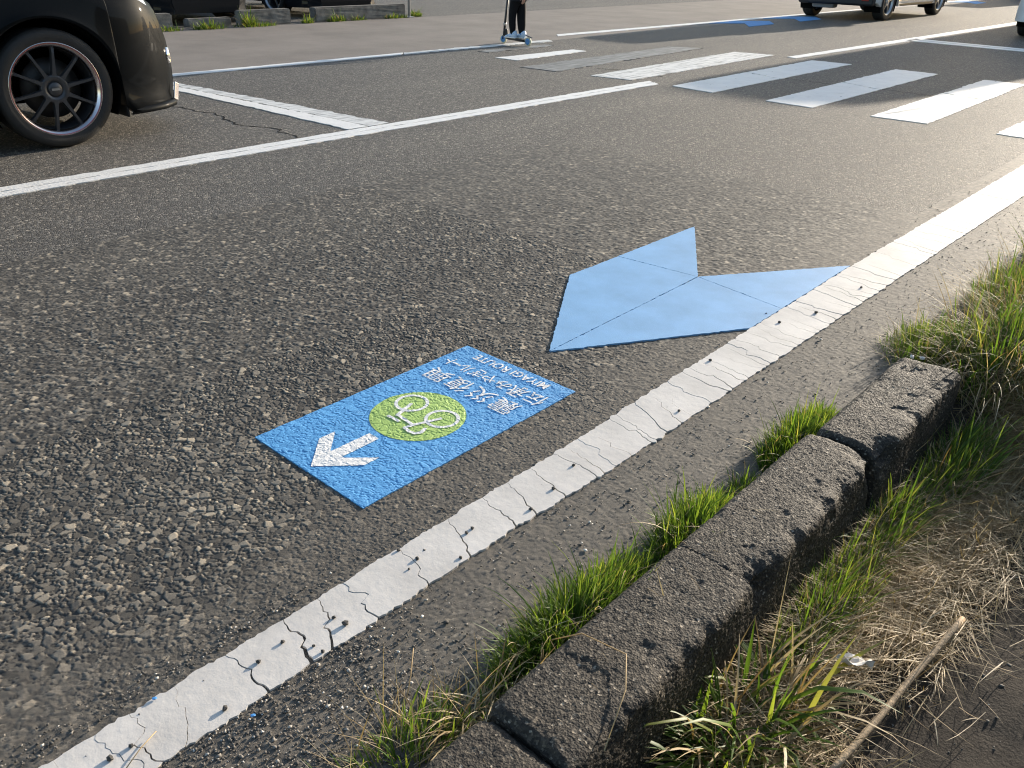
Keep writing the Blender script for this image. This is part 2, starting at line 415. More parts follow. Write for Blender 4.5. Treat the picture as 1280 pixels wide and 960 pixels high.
# ------------------------------------------------------------------ kerb of separate blocks
def kerb_block(parent, y0, y1, dx=0.0, dz=0.0, tilt=0.0, seed=0, chip=None, ends=(1, 1)):
    s = .0031
    xl, xr, zt, zb = -.603, -.428, .086, -.17
    # cross-section profile with rounded top corners (left bottom -> top -> right bottom)
    pts = []; r = .022
    for z in np.arange(-.06, zt-r, s): pts.append((xl, z))
    for a in np.linspace(180, 90, 9): pts.append((xl+r+r*math.cos(R(a)), zt-r+r*math.sin(R(a))))
    for x in np.arange(xl+r+s, xr-r, s): pts.append((x, zt))
    for a in np.linspace(90, 0, 9): pts.append((xr-r+r*math.cos(R(a)), zt-r+r*math.sin(R(a))))
    for z in np.arange(zt-r-s, zb, -s): pts.append((xr+.02*(zt-z)*0, z))
    P = np.array(pts); T = np.gradient(P, axis=0); T /= np.linalg.norm(T, axis=1)[:, None]
    NX = -T[:, 1]; NZ = T[:, 0]
    u = np.concatenate([[0], np.cumsum(np.linalg.norm(np.diff(P, axis=0), axis=1))])
    ys = np.arange(y0, y1+s/2, s); nu = len(u); ny = len(ys)
    U, Y = np.meshgrid(u, ys); PX = np.tile(P[:, 0], (ny, 1)); PZ = np.tile(P[:, 1], (ny, 1))
    h1, rid, gap = stones(U+seed*3.1, Y, .0060, 20+seed, .93)
    big = fbm(U+seed*5, Y, .10, 60+seed, 4)-.5
    D = h1*.0022 - .0016 + big*.007
    # crumbled pits
    pits = sstep(.66, .8, fbm(U+seed*2, Y*1.0, .05, 90+seed, 3)); D -= pits*.003
    corner = np.exp(-((PX-(xr-r*.4))**2+(PZ-(zt-r*.4))**2)/(2*.02**2))
    D -= corner*(.001+.03*np.clip(fbm(U*0, Y, .09, 130+seed, 3)-.5, 0, 1))
    # rounded, broken ends
    e = np.minimum(Y-y0, y1-Y) + .012*(fbm(U, Y*0, .05, 150+seed)-.5)
    D -= .012*np.exp(-np.clip(e, 0, 1)/.006)*np.where(Y < (y0+y1)/2, ends[0], ends[1])
    if chip is not None:
        for (cx, cy, cz, cr, cd) in chip:
            q = ((PX-cx)**2+(Y-cy)**2+(PZ-cz)**2)/cr**2
            D -= cd*np.exp(-q*1.5)*(.6+.8*fbm(U, Y, .02, 170+seed))
    nxm = np.tile(NX, (ny, 1)); nzm = np.tile(NZ, (ny, 1))
    # outward normal: profile runs left->top->right so (-tz, tx) points outwards
    VX = PX + nxm*D; VZ = PZ + nzm*D
    VY = Y + .007*(fbm(U, Y*0, .03, 160+seed)-.5)
    V = np.stack([VX+dx, VY, VZ+dz + (VX+.515)*tilt], -1).reshape(-1, 3)
    F = grid_idx(nu, ny)
    Fl = [tuple(int(q) for q in f) for f in ()]
    o = mesh('kerb_block', V, F, M_kerb, parent, smooth=False)
    bmq = bmesh.new(); bmq.from_mesh(o.data); bmq.verts.ensure_lookup_table()
    bmq.faces.new([bmq.verts[i] for i in range(nu)]); bmq.faces.new([bmq.verts[(ny-1)*nu+i] for i in range(nu)][::-1])
    bmesh.ops.triangulate(bmq, faces=[f for f in bmq.faces if len(f.verts) > 4])
    bmq.to_mesh(o.data); bmq.free()
    attr(o, 'rnd', rid); attr(o, 'gap', gap)
    return o
kerb = tag(empty('kerb', (0, 0, 0)), 'low weathered roadside kerb of rough dark aggregate blocks with grass along it', 'kerb')
kerb_block(kerb, .10, .632, .0, -.004, .0, 1)
kerb_block(kerb, .640, 1.1695, .0, .002, .0, 2, ends=(1, .12))
kerb_block(kerb, 1.171, 1.758, .0, .003, .0, 3, chip=[(-.43, 1.19, .06, .05, .035), (-.43, 1.755, .06, .05, .03)], ends=(.12, 1))
kerb_block(kerb, 1.772, 2.345, .012, .008, .05, 4, chip=[(-.43, 1.79, .07, .05, .035)])

# ------------------------------------------------------------------ road markings
def jag(a, b, step, amp, seed):
    """points from a to b with a ragged edge"""
    a = np.array(a, float); b = np.array(b, float); L = np.linalg.norm(b-a); n = max(2, int(L/step)+1)
    t = np.linspace(0, 1, n); p = a+(b-a)*t[:, None]; nrm = np.array([-(b-a)[1], (b-a)[0]])/L
    rs = np.random.default_rng(seed); d = rs.normal(0, amp, n); d[0] = d[-1] = 0
    return p+nrm*d[:, None]
def slab(name, outline, z0, z1, m, parent, warp=None):
    """thin solid plate from an outline (x, y), top at z1"""
    bm = bmesh.new(); vs = [bm.verts.new((float(x), float(y), z1)) for x, y in outline]
    f = bm.faces.new(vs)
    if f.normal.z < 0: f.normal_flip()
    ret = bmesh.ops.extrude_face_region(bm, geom=[f])
    lo = [v for v in ret['geom'] if isinstance(v, bmesh.types.BMVert)]
    for v in lo: v.co.z = z0
    bmesh.ops.recalc_face_normals(bm, faces=bm.faces)
    bmesh.ops.triangulate(bm, faces=[q for q in bm.faces if len(q.verts) > 4])
    return from_bm(name, bm, m, parent)
def poly_outline(corners, step=.03, amp=.003, seed=0):
    out = []
    for i in range(len(corners)):
        out.append(jag(corners[i], corners[(i+1) % len(corners)], step, amp, seed*31+i)[:-1])
    return np.concatenate(out)

# cracked edge line: each plate of old thermoplastic is a piece
edge = tag(empty('edge_line', (0, 0, 0)), 'wide white road edge line of cracked old paint between the lane and the kerb', 'road marking')
def interp(tab, y): return float(np.interp(y, [t[0] for t in tab], [t[1] for t in tab]))
EL = [(-2, -1.057), (.5, -1.052), (1.4, -1.052), (2.0, -1.065), (3.2, -1.078), (5.8, -1.06), (30, -1.05)]
ER = [(-2, -.932), (.7, -.932), (1.07, -.930), (1.44, -.912), (2.4, -.903), (3.5, -.893), (5, -.872), (30, -.86)]
def crack(y, slope, seed, amp=.0032):
    rs = np.random.default_rng(seed); n = 15; t = np.linspace(0, 1, n)
    xl, xr = interp(EL, y), interp(ER, y)
    d = np.cumsum(rs.normal(0, amp, n)); d -= d.mean()
    k = rs.uniform(.35, .65); d2 = np.where(t < k, 0, rs.normal(0, .012))
    return np.stack([xl+(xr-xl)*t, y+slope*(t-.5)+d+d2], 1)
ys = [-.35]
rsE = np.random.default_rng(5)
while ys[-1] < 7.0:
    ys.append(ys[-1] + (rsE.uniform(.045, .13) if ys[-1] < 1.3 else rsE.uniform(.03, .085)) * (1 if ys[-1] < 3 else 1.35))
cr = [crack(y, -.02+rsE.normal(0, .02), i+100) for i, y in enumerate(ys)]
for i in range(len(ys)-1):
    a, b_ = cr[i].copy(), cr[i+1].copy()
    wide = rsE.uniform(.0006, .0036) if rsE.random() < .6 else rsE.uniform(.0003, .001)
    tt = np.linspace(0, 1, len(a))
    a[:, 1] += wide*(.2+rsE.uniform(.3, 1.6)*tt); b_[:, 1] -= wide*(.2+.8*tt)
    bulge = rsE.uniform(.001, .006)
    def side(p, q, xs, sgn, sd):
        L = abs(q[1]-p[1]); nn = max(4, int(L/.007)); rs = np.random.default_rng(sd)
        t = np.linspace(0, 1, nn+1)[1:-1]; y = p[1]+(q[1]-p[1])*t; x = p[0]+(q[0]-p[0])*t
        x = x + sgn*(bulge*np.sin(np.pi*t)) + rs.normal(0, .0013, len(t))
        return np.stack([x, y], 1)
    outline = np.concatenate([a, side(a[-1], b_[-1], None, 1, i+300), b_[::-1], side(b_[0], a[0], None, -1, i+700)])
    lift = rsE.uniform(.0034, .0044)
    slab('paint_slab', outline, -.003, lift, M_white_edge, edge)
slab('paint_strip', poly_outline([(interp(EL, 7.05), ys[-1]+.004), (interp(ER, 7.05), ys[-1]+.004), (-.86, 60), (-1.05, 60)], .3, .004, 3), -.003, .005, M_white_edge, edge)

def marking(name, label, cat='road marking', group=None):
    return tag(empty(name, (0, 0, 0)), label, cat, group)
Z1 = .0035
cl = marking('centre_line', 'long solid white centre line dividing the two lanes before the crossing')
for k, (xa, xb, xa2, xb2) in enumerate(((-4.545, -4.455, -4.52, -4.438), (-4.449, -4.362, -4.432, -4.347))):
    slab('paint_strip', poly_outline([(xa, -8), (xb, -8), (xb2, 6.84+.05*(1-k)), (xa2, 6.90+.05*(1-k))], .06, .004, 11+k), -.003, Z1, M_white, cl)
c2 = marking('centre_line', 'solid white centre line beyond the crossing under the white car')
slab('paint_strip', poly_outline([(-4.585, 9.95), (-4.455, 9.9), (-4.19, 19), (-3.9, 60), (-4.05, 60), (-4.40, 20)], .1, .004, 15), -.003, Z1, M_white, c2)
s1 = marking('stop_line', 'thick white stop line in front of the black car')
slab('paint_strip', poly_outline([(-7.30, 3.40), (-4.549, 3.455), (-4.549, 3.62), (-7.30, 3.49)], .05, .004, 21), -.003, Z1, M_white, s1)
slab('paint_strip', poly_outline([(-7.30, 3.50), (-4.549, 3.63), (-4.549, 3.80), (-7.30, 3.60)], .05, .008, 22), -.003, Z1-.0004, M_white_worn, s1)
s2 = marking('stop_line', 'thin worn white stop line in front of the white truck')
for k in range(2):
    slab('paint_strip', poly_outline([(-4.42, 13.42+k*.24), (-1.1, 13.0+k*.24), (-1.1, 13.19+k*.24), (-4.42, 13.60+k*.24)], .1, .006, 25+k), -.003, Z1, M_white, s2)
fl = marking('far_edge_line', 'white edge line along the far pavement, partly worn away by the scooter')
slab('paint_strip', poly_outline([(-7.62, -8), (-7.47, -8), (-7.46, 6.45), (-7.60, 6.6)], .08, .006, 31), -.003, Z1, M_white, fl)
slab('worn_strip', poly_outline([(-7.60, 6.62), (-7.46, 6.5), (-7.40, 9.0), (-7.56, 9.1)], .05, .012, 32), -.003, Z1-.0005, M_white_worn, fl)
slab('paint_strip', poly_outline([(-7.97, 9.78), (-7.80, 9.60), (-7.70, 17), (-7.3, 60), (-7.48, 60), (-7.86, 17)], .1, .005, 33), -.003, Z1, M_white, fl)
cw = marking('crosswalk', 'white zebra crossing with worn far stripes running across both lanes', 'crosswalk')
st = [((-6.64, 7.10), (-6.34, 7.12), (-6.42, 8.45), (-6.62, 8.45), M_white, 0), ((-5.94, 6.72), (-5.50, 6.76), (-5.72, 9.95), (-6.08, 9.75), M_white_gone, 1),
      ((-5.10, 6.80), (-4.66, 6.87), (-4.77, 10.0), (-5.25, 9.9), M_white_worn, 2), ((-4.21, 6.86), (-3.76, 6.79), (-3.78, 9.88), (-4.24, 9.86), M_white, 3),
      ((-3.24, 6.76), (-2.82, 6.73), (-2.83, 9.81), (-3.28, 9.84), M_white, 4), ((-2.35, 6.72), (-1.93, 6.73), (-1.97, 9.72), (-2.36, 9.73), M_white, 5),
      ((-1.46, 6.72), (-1.11, 6.70), (-1.11, 9.7), (-1.46, 9.7), M_white, 6), ((-7.2, 7.4), (-7.02, 7.4), (-7.05, 8.6), (-7.2, 8.6), M_white_gone, 7)]
for a, b_, c_, d_, m_, k in st:
    if k in (3, 4, 5):      # split by a transverse crack
        t = .45 + .05*k - .15
        e1 = (a[0]+(d_[0]-a[0])*t, a[1]+(d_[1]-a[1])*(t+.02)); e2 = (b_[0]+(c_[0]-b_[0])*t, b_[1]+(c_[1]-b_[1])*(t-.03))
        slab('stripe', np.concatenate([poly_outline([a, b_, e2], .05, .003, 41+k)[:-1], jag(e2, e1, .04, .008, k), jag(e1, a, .05, .003, k+5)[1:-1]]), -.003, Z1, m_, cw)
        e1 = (e1[0], e1[1]+.02); e2 = (e2[0], e2[1]+.02)
        slab('stripe', np.concatenate([jag(e1, e2, .04, .008, k), poly_outline([e2, c_, d_, e1], .05, .003, 51+k)[1:-1]]) if False else poly_outline([e1, e2, c_, d_], .05, .006, 61+k), -.003, Z1, m_, cw)
    else:
        slab('stripe', poly_outline([a, b_, c_, d_], .05, .006 if k != 1 else .012, 41+k), -.003, Z1, m_, cw)

# blue arrowhead of pale film, four panels with joints
def film(parent, pts, seed, dz=0):
    return slab('film_panel', poly_outline(pts, .012, .0011, seed), -.002, .0042+dz, M_blue_film, parent)
ch = marking('blue_arrowhead', 'large pale blue bicycle lane arrowhead touching the white edge line')
TIP, LO, LT, NO, RT, RB = (-1.433, 1.791), (-1.804, 2.353), (-1.798, 3.241), (-1.449, 2.686), (-1.084, 3.235), (-1.074, 2.391)
cl_l = (-1.801, 2.66); cr_l = (-1.076, 2.62); e = .0016
nL = (NO[0]-e, NO[1]); nR = (NO[0]+e, NO[1]); tL = (TIP[0]-e, TIP[1]); tR = (TIP[0]+e, TIP[1])
film(ch, [tL, nL, (cl_l[0], cl_l[1]), LO], 81); film(ch, [(nL[0], nL[1]+.002), LT, (cl_l[0], cl_l[1]+.002)], 82, .0003)
film(ch, [tR, RB, cr_l, nR], 83); film(ch, [(nR[0], nR[1]+.002), (cr_l[0], cr_l[1]+.002), RT], 84, .0003)
def arrowhead(x, y, sx, sy, label):
    a = marking('blue_arrowhead', label, group='blue arrowheads along the far lane')
    L = [(0, 0), (0, .9*sy), (-.37*sx, 1.45*sy), (-.37*sx, .56*sy)]; Rr = [(0, 0), (.37*sx, .56*sy), (.37*sx, 1.45*sy), (0, .9*sy)]
    for P in (L, Rr): slab('film_panel', poly_outline([(x+px+(.002 if P is Rr else -.002), y-py) for px, py in P], .05, .002, int(y*10)), -.002, .004, M_blue_road, a)
arrowhead(-7.36, 15.0, 1, 1, 'blue bicycle lane arrowhead in the shadow behind the white car')
arrowhead(-7.36, 16.9, 1, 1, 'blue bicycle lane arrowhead beside the left rear wheel of the white car')
arrowhead(-7.30, 27.2, 1, 1, 'blue bicycle lane arrowhead far ahead of the white car')

# route panel that follows the stones underneath
def panel_h(X, Y):
    h1, _, g1 = stones(X, Y, .0105, 3)
    dd = .0012
    acc = 0
    for ax_, ay_ in ((0, 0), (dd, 0), (-dd, 0), (0, dd), (0, -dd)):
        acc = acc + stones(X+ax_, Y+ay_, .0105, 3)[0]
    return .0022 + (acc/5-.5)*.0019 + .0012*(fbm(X, Y, .06, 5)-.5)
rm = marking('route_panel', 'rectangular blue route panel with white arrow, green bicycle disc and Japanese lettering', 'road marking')
X, Y = np.meshgrid(np.linspace(-1.641, -1.216, 152), np.linspace(.8925, 1.6435, 268))
V = np.stack([X, Y, panel_h(X, Y)], -1)
Vf = V.reshape(-1, 3); nx_, ny_ = X.shape[1], X.shape[0]
# skirt so that the panel is a solid sheet
ring = list(range(nx_)) + [j*nx_+nx_-1 for j in range(1, ny_)] + [(ny_-1)*nx_+i for i in range(nx_-2, -1, -1)] + [j*nx_ for j in range(ny_-2, 0, -1)]
sk = Vf[ring].copy(); sk[:, 2] = -.004
Fa = [tuple(int(q) for q in f) for f in grid_idx(nx_, ny_)]
o_ = len(Vf); k_ = len(ring)
Fa += [(ring[i], o_+i, o_+(i+1) % k_, ring[(i+1) % k_]) for i in range(k_)]
mesh('panel', np.concatenate([Vf, sk]), Fa, M_blue_panel, rm)
def drape(name, bm, m, lift, maxe=.006):
    """lay a flat paint shape on the panel"""
    bmesh.ops.triangulate(bm, faces=bm.faces[:])
    for _ in range(7):
        es = [e for e in bm.edges if e.calc_length() > maxe]
        if not es: break
        bmesh.ops.subdivide_edges(bm, edges=es, cuts=1); bmesh.ops.triangulate(bm, faces=[f for f in bm.faces if len(f.verts) > 3])
    A = np.array([v.co[:] for v in bm.verts]); z = panel_h(A[:, 0], A[:, 1])+lift
    for v, q in zip(bm.verts, z): v.co.z = float(q)
    bmesh.ops.recalc_face_normals(bm, faces=bm.faces)
    if sum(f.normal.z for f in bm.faces) < 0: bmesh.ops.reverse_faces(bm, faces=bm.faces)
    return from_bm(name, bm, m, rm)
def bm_poly(polys):
    bm = bmesh.new()
    for P in polys: bm.faces.new([bm.verts.new((x, y, 0)) for x, y in P])
    return bm
AR = [(-1.432, .910), (-1.520, .999), (-1.518, 1.046), (-1.452, .981), (-1.451, 1.101), (-1.414, 1.101), (-1.412, .981), (-1.347, 1.046), (-1.345, 1.000)]
drape('arrow', bm_poly([AR]), M_white_mark, .0011)
drape('green_disc', bm_poly([[(-1.430+.127*math.cos(a), 1.247+.127*math.sin(a)) for a in np.linspace(0, 2*math.pi, 64, endpoint=False)]]), M_green_disc, .0009, .005)
def stroke(pts, wd):
    out = []
    for (ax_, ay_), (bx_, by_) in zip(pts[:-1], pts[1:]):
        L = math.hypot(bx_-ax_, by_-ay_); nx, ny = -(by_-ay_)/L*wd/2, (bx_-ax_)/L*wd/2; ex, ey = (bx_-ax_)/L*wd*.3, (by_-ay_)/L*wd*.3
        out.append([(ax_+nx-ex, ay_+ny-ey), (bx_+nx+ex, by_+ny+ey), (bx_-nx+ex, by_-ny+ey), (ax_-nx-ex, ay_-ny-ey)])
    return out
polys = []
for (cx, cy) in ((-1.490, 1.279), (-1.371, 1.278)):
    polys = []
    ang = np.linspace(0, 2*math.pi, 41)
    for a, b_ in zip(ang[:-1], ang[1:]):
        polys.append([(cx+r_*math.cos(t), cy+r_*math.sin(t)) for r_, t in ((.0375, a), (.047, a), (.047, b_), (.0375, b_))])
    drape('bicycle_wheel', bm_poly(polys), M_white_mark, .0018)
fr = stroke([(-1.487, 1.273), (-1.467, 1.208)], .011)+stroke([(-1.467, 1.210), (-1.402, 1.203)], .010)+stroke([(-1.374, 1.276), (-1.402, 1.199)], .010)
fr += stroke([(-1.482, 1.190), (-1.441, 1.190)], .010)
fr += stroke([(-1.400, 1.200), (-1.406, 1.180), (-1.385, 1.175), (-1.367, 1.178), (-1.358, 1.193), (-1.365, 1.213)], .010)
drape('bicycle_frame', bm_poly(fr), M_white_mark, .0025)
def glyph(txt, x, y, wdt, hgt, bold=.0):
    cu = bpy.data.curves.new('t', 'FONT'); cu.body = txt; cu.size = 1.0; cu.align_x = 'LEFT'; cu.offset = bold; cu.resolution_u = 3
    to = bpy.data.objects.new('t', cu); COL.objects.link(to); bpy.context.view_layer.update()
    dg = bpy.context.evaluated_depsgraph_get(); me = bpy.data.meshes.new_from_object(to.evaluated_get(dg))
    A = np.array([v.co[:] for v in me.vertices]); lo, hi = A.min(0), A.max(0)
    # rider's view: text right is -x, text up is -y
    sx = wdt/max(hi[0]-lo[0], 1e-6); sy = hgt/max(hi[1]-lo[1], 1e-6)
    cxx, cyy = (lo[0]+hi[0])/2, (lo[1]+hi[1])/2
    for v in me.vertices: v.co = (x-(v.co.x-cxx)*sx, y-(v.co.y-cyy)*sy, 0)
    bpy.data.objects.remove(to); return me
def lettering(name, items):
    bm = bmesh.new()
    for it in items:
        me = glyph(*it); bm.from_mesh(me); bpy.data.meshes.remove(me)
    drape(name, bm, M_white_mark, .0018, .006)
lettering('lettering_row', [(ch_, x_, 1.442, .076, .072, .003) for ch_, x_ in zip('震災復興', (-1.301, -1.388, -1.474, -1.560))])
lettering('lettering_row', [(ch_, x_, 1.529, w_, h_, .006) for ch_, x_, w_, h_ in zip('伝承みやぎルート', (-1.266, -1.330, -1.387, -1.438, -1.487, -1.532, -1.571, -1.603), (.060, .060, .048, .046, .044, .040, .030, .022), (.062, .062, .048, .046, .050, .042, .008, .046))])
lettering('lettering_row', [('MIYAGI ROUTE', -1.427, 1.605, .282, .035, .012)])

# ------------------------------------------------------------------ loose stones
def rock_mesh(name, m, seed, n=10):
    rs = np.random.default_rng(seed); bm = bmesh.new(); bmesh.ops.create_icosphere(bm, subdivisions=1, radius=1)
    for v in bm.verts: v.co = v.co*rs.uniform(.65, 1.1)
    me = bpy.data.meshes.new(name); bm.to_mesh(me); bm.free(); me.materials.append(m); return me
PEB = [(-.961, .645, 1.5), (-.989, .641, 1), (-1.005, .543, 1.1), (-.996, .488, 1.2), (-.950, .397, 1.2), (-.990, .262, 1), (-.992, .230, 1.3), (-.959, .575, .8), (-.936, .578, 1), (-1.048, .848, .9),
       (-.988, .984, 1), (-1.001, .857, 1.2), (-.940, .919, 1), (-.990, .825, .7), (-1.043, 2.080, 1.2), (-.945, 1.746, 1.1), (-.985, 1.342, 1.1), (-.958, 1.235, 1.3), (-.944, 1.140, 1.2), (-.990, 1.003, 1), (-.971, 2.667, 1.6), (-1.024, 2.498, 1.3), (-.956, 3.022, 1.3)]
rk = [rock_mesh('pebble', M_pebble, s) for s in range(5)]
for i, (x, y, s) in enumerate(PEB):
    o = bpy.data.objects.new('pebble', rk[i % 5]); link(o); q = .0044*s
    o.location = (x, y, .0040+q*.55); o.scale = (q, q*1.15, q*.85); o.rotation_euler = (0, 0, i*1.7)
    tag(o, 'small dark pebble lying on the cracked white edge line', 'pebble', 'pebbles on the white edge line')
rb = rock_mesh('blue_chip', M_blue_chip, 9)
for x, y, lb in ((-1.050, .330, 'tiny bright blue paint chip on the edge line beside the lane'), (-.905, .420, 'tiny bright blue paint chip in the gravel beside the edge line')):
    o = bpy.data.objects.new('paint_chip', rb); link(o); o.location = (x, y, .007); o.scale = (.004, .005, .0025); tag(o, lb, 'paint chip')
rw = rock_mesh('stone', M_litter, 12)
for i, (x, y) in enumerate(((-.553, 2.315), (-.528, 2.325))):
    o = bpy.data.objects.new('pebble', rw); link(o); o.location = (x, y, .104); o.scale = (.008, .009, .007); o.rotation_euler = (0, 0, i*2)
    tag(o, 'cream pebble on the end of the farthest kerb block', 'pebble', 'cream pebbles on the kerb end')
def gravel(name, X, Y, Z, S, seed):
    rs = np.random.default_rng(seed); n = len(X)
    O = np.array([(1, 0, 0), (-1, 0, 0), (0, 1, 0), (0, -1, 0), (0, 0, 1), (0, 0, -1)], float)
    Fo = np.array([(0, 2, 4), (2, 1, 4), (1, 3, 4), (3, 0, 4), (2, 0, 5), (1, 2, 5), (3, 1, 5), (0, 3, 5)])
    th = rs.uniform(0, 2*np.pi, n); P = np.tile(O, (n, 1, 1))*rs.uniform(.6, 1.25, (n, 6, 1)) + rs.normal(0, .22, (n, 6, 3))
    c, s = np.cos(th)[:, None], np.sin(th)[:, None]
    x = P[:, :, 0]*c-P[:, :, 1]*s; y = P[:, :, 0]*s+P[:, :, 1]*c
    V = np.stack([X[:, None]+x*S[:, None], Y[:, None]+y*S[:, None], Z[:, None]+P[:, :, 2]*S[:, None]*.5], -1).reshape(-1, 3)
    F = (Fo[None]+(np.arange(n)*6)[:, None, None]).reshape(-1, 3)
    o = mesh(name, V, F, M_gravel); attr(o, 'rnd', np.repeat(rs.random(n), 6)); return o
n_ = 5200
Yg = .1+5.5*rng.random(n_)**1.7; Xg = rng.uniform(-.93, -.60, n_) + .02*Yg*0
ext = rng.random(n_) < .12; Xg = np.where(ext, rng.normal(-1.08, .035, n_), Xg)
Sg = .0012+.0028*rng.random(n_)**3; Sg = np.where(rng.random(n_) < .02, Sg+.0035, Sg)
tag(gravel('gravel', Xg, Yg, np.where(ext, .001, .0005)+Sg*.3, Sg, 3), 'fine dark gravel and grit scattered in the gutter beside the kerb', 'gravel', kind='stuff')
n_ = 3600; Yg = rng.uniform(.08, .62, n_)+.25*rng.random(n_)**3; Xg = -.93+.27*rng.random(n_)**1.2; kk = rng.random(n_) < .10; Xg = np.where(kk, -1.075-.03*np.abs(rng.normal(0, 1, n_)), Xg)
Sg = .0013+.0030*rng.random(n_)**2.5
tag(gravel('coarse_grit', Xg, Yg, Sg*.4, Sg, 8), 'coarse loose dark grit with pale specks beside the near end of the edge line', 'gravel', kind='stuff')
n_ = 1500; Xg = rng.uniform(-.42, .3, n_); Yg = rng.uniform(.7, 3.2, n_); Sg = .0014+.004*rng.random(n_)**3
tag(gravel('soil_crumbs', Xg, Yg, verge_z(Xg, Yg)+Sg*.2, Sg, 5), 'small soil crumbs and stones strewn over the dirt verge', 'gravel', kind='stuff')

# ------------------------------------------------------------------ grass
def blades(B, segs=5):
    """B: arrays x,y,z,len,width,az,lean,curl -> V,F,per-vertex blade index"""
    x, y, z, L, W, az, lean, curl = [np.asarray(q, float) for q in B]; n = len(x)
    t = np.linspace(0, 1, segs+1)
    ang = lean[:, None] + curl[:, None]*t[None]                     # angle from vertical along the blade
    ds = L[:, None]/segs
    hx = np.concatenate([np.zeros((n, 1)), np.cumsum(np.sin(ang[:, :-1])*ds, 1)], 1)
    hz = np.concatenate([np.zeros((n, 1)), np.cumsum(np.cos(ang[:, :-1])*ds, 1)], 1)
    cx = x[:, None]+hx*np.cos(az)[:, None]; cy = y[:, None]+hx*np.sin(az)[:, None]; cz = z[:, None]+hz
    wd = W[:, None]*np.clip(.75+.5*t-1.25*t**2.6, .04, 1)[None]*.5
    tw = az[:, None]+np.pi/2 + .5*t[None]*np.sin(az*7)[:, None]
    a = np.stack([cx+np.cos(tw)*wd, cy+np.sin(tw)*wd, cz], -1); b = np.stack([cx-np.cos(tw)*wd, cy-np.sin(tw)*wd, cz], -1)
    mid = np.stack([cx, cy, cz], -1); mid[:, :, 0] -= np.cos(az)[:, None]*wd*.35; mid[:, :, 1] -= np.sin(az)[:, None]*wd*.35
    V = np.stack([a, mid, b], 2).reshape(n, -1, 3); m = (segs+1)*3
    f = []
    for i in range(segs):
        for k in (0, 1): f.append((i*3+k, i*3+k+1, (i+1)*3+k+1, (i+1)*3+k))
    F = (np.array(f)[None]+(np.arange(n)*m)[:, None, None]).reshape(-1, 4)
    return V.reshape(-1, 3), F, np.repeat(np.arange(n), m)
def blade_obj(name, B, m, parent, rs, segs=4, lo=0, hi=1):
    V, F, bi = blades(B, segs); o = mesh(name, V, F, m, parent, smooth=True)
    attr(o, 'rnd', rs.uniform(lo, hi, len(B[0]))[bi]); return o
def tuft(label, cx, cy, rx, ry, n, hgt, z=None, lean=.35, curl=.6, wd=.0032, dry=.25, seed=0, rot=0.0, tall=.06, name='grass_tuft', group=None, dryL=1.0, bias=None, m=None, core=.5, dbias=None):
    rs = np.random.default_rng(seed+1000)
    root = empty(name, (cx, cy, 0 if z is None else z))
    def pos(k):
        r = rs.random(k)**core; a = rs.uniform(0, 2*np.pi, k); px, py = rx*r*np.cos(a), ry*r*np.sin(a)
        return px*math.cos(rot)-py*math.sin(rot), px*math.sin(rot)+py*math.cos(rot), r
    px, py, r = pos(n); az = np.arctan2(py, px)+rs.normal(0, .9, n)
    if bias is not None:
        k = rs.random(n) < .6; az = np.where(k, bias+rs.normal(0, .5, n), az)
    L = hgt*rs.uniform(.45, 1.05, n)*(1-.35*r); tl = rs.random(n) < tall; L = np.where(tl, L*1.7, L)
    zz = np.full(n, -.012) if z is not None else verge_z(px+cx, py+cy)-.008
    ln = rs.normal(lean*.5, lean*.5, n)+lean*r*.6; cu = rs.normal(curl, curl*.6, n)
    blade_obj('green_blades', (px, py, zz, L, wd*rs.uniform(.6, 1.3, n)*np.where(tl, 1.35, 1), az, ln, cu), m or M_grass, root, rs)
    nd = int(n*dry)
    if nd:
        px, py, r = pos(nd); az = np.arctan2(py, px)+rs.normal(0, 1.0, nd)
        if dbias is not None: az = dbias+rs.normal(0, .7, nd)
        elif bias is not None: az = np.where(rs.random(nd) < .5, bias+rs.normal(0, .7, nd), az)
        zz = np.full(nd, -.008) if z is not None else verge_z(px+cx, py+cy)-.004
        L = hgt*dryL*rs.uniform(.4, 1.3, nd)
        blade_obj('dry_blades', (px, py, zz, L, wd*rs.uniform(.3, .9, nd), az, rs.uniform(.3, 1.2, nd), rs.uniform(.3, 2.0, nd)), M_straw, root, rs, 6)
    tag(root, label, 'grass', group); return root
# tufts in the joint between gutter and kerb
ZG = .002
tuft('short grass tuft mixed with much dry straw at the near kerb block', -.665, .53, .06, .15, 420, .085, ZG, dry=.5, dryL=1.5, seed=1)
tuft('thick bunch of drooping dry straw leaning over the near kerb joint', -.635, .66, .035, .05, 40, .07, ZG, dry=4.5, dryL=1.7, seed=21, bias=-.9, wd=.0045)
tuft('widest bright green grass tuft in the gutter beside the second kerb block', -.655, .93, .056, .215, 2600, .115, ZG, dry=.09, seed=2, dryL=1.3, tall=.04, dbias=-.7)
tuft('compact bright green grass tuft with straw trailing over the kerb', -.638, 1.31, .056, .14, 1400, .115, ZG, dry=.12, seed=3, dryL=1.3, tall=.04, dbias=-.8)
tuft('small dark low grass tuft at the middle of the kerb', -.635, 1.53, .035, .07, 320, .06, ZG, dry=.3, seed=4)
tuft('bright upright grass tuft opposite the crack in the kerb', -.642, 1.82, .055, .18, 1900, .105, ZG, dry=.08, seed=5, tall=.05, dbias=-.9)
tuft('few small green blades sprouting from the kerb crack', -.462, 1.765, .006, .012, 7, .04, .05, dry=0, seed=6, lean=.2, curl=.3, name='grass_sprout')
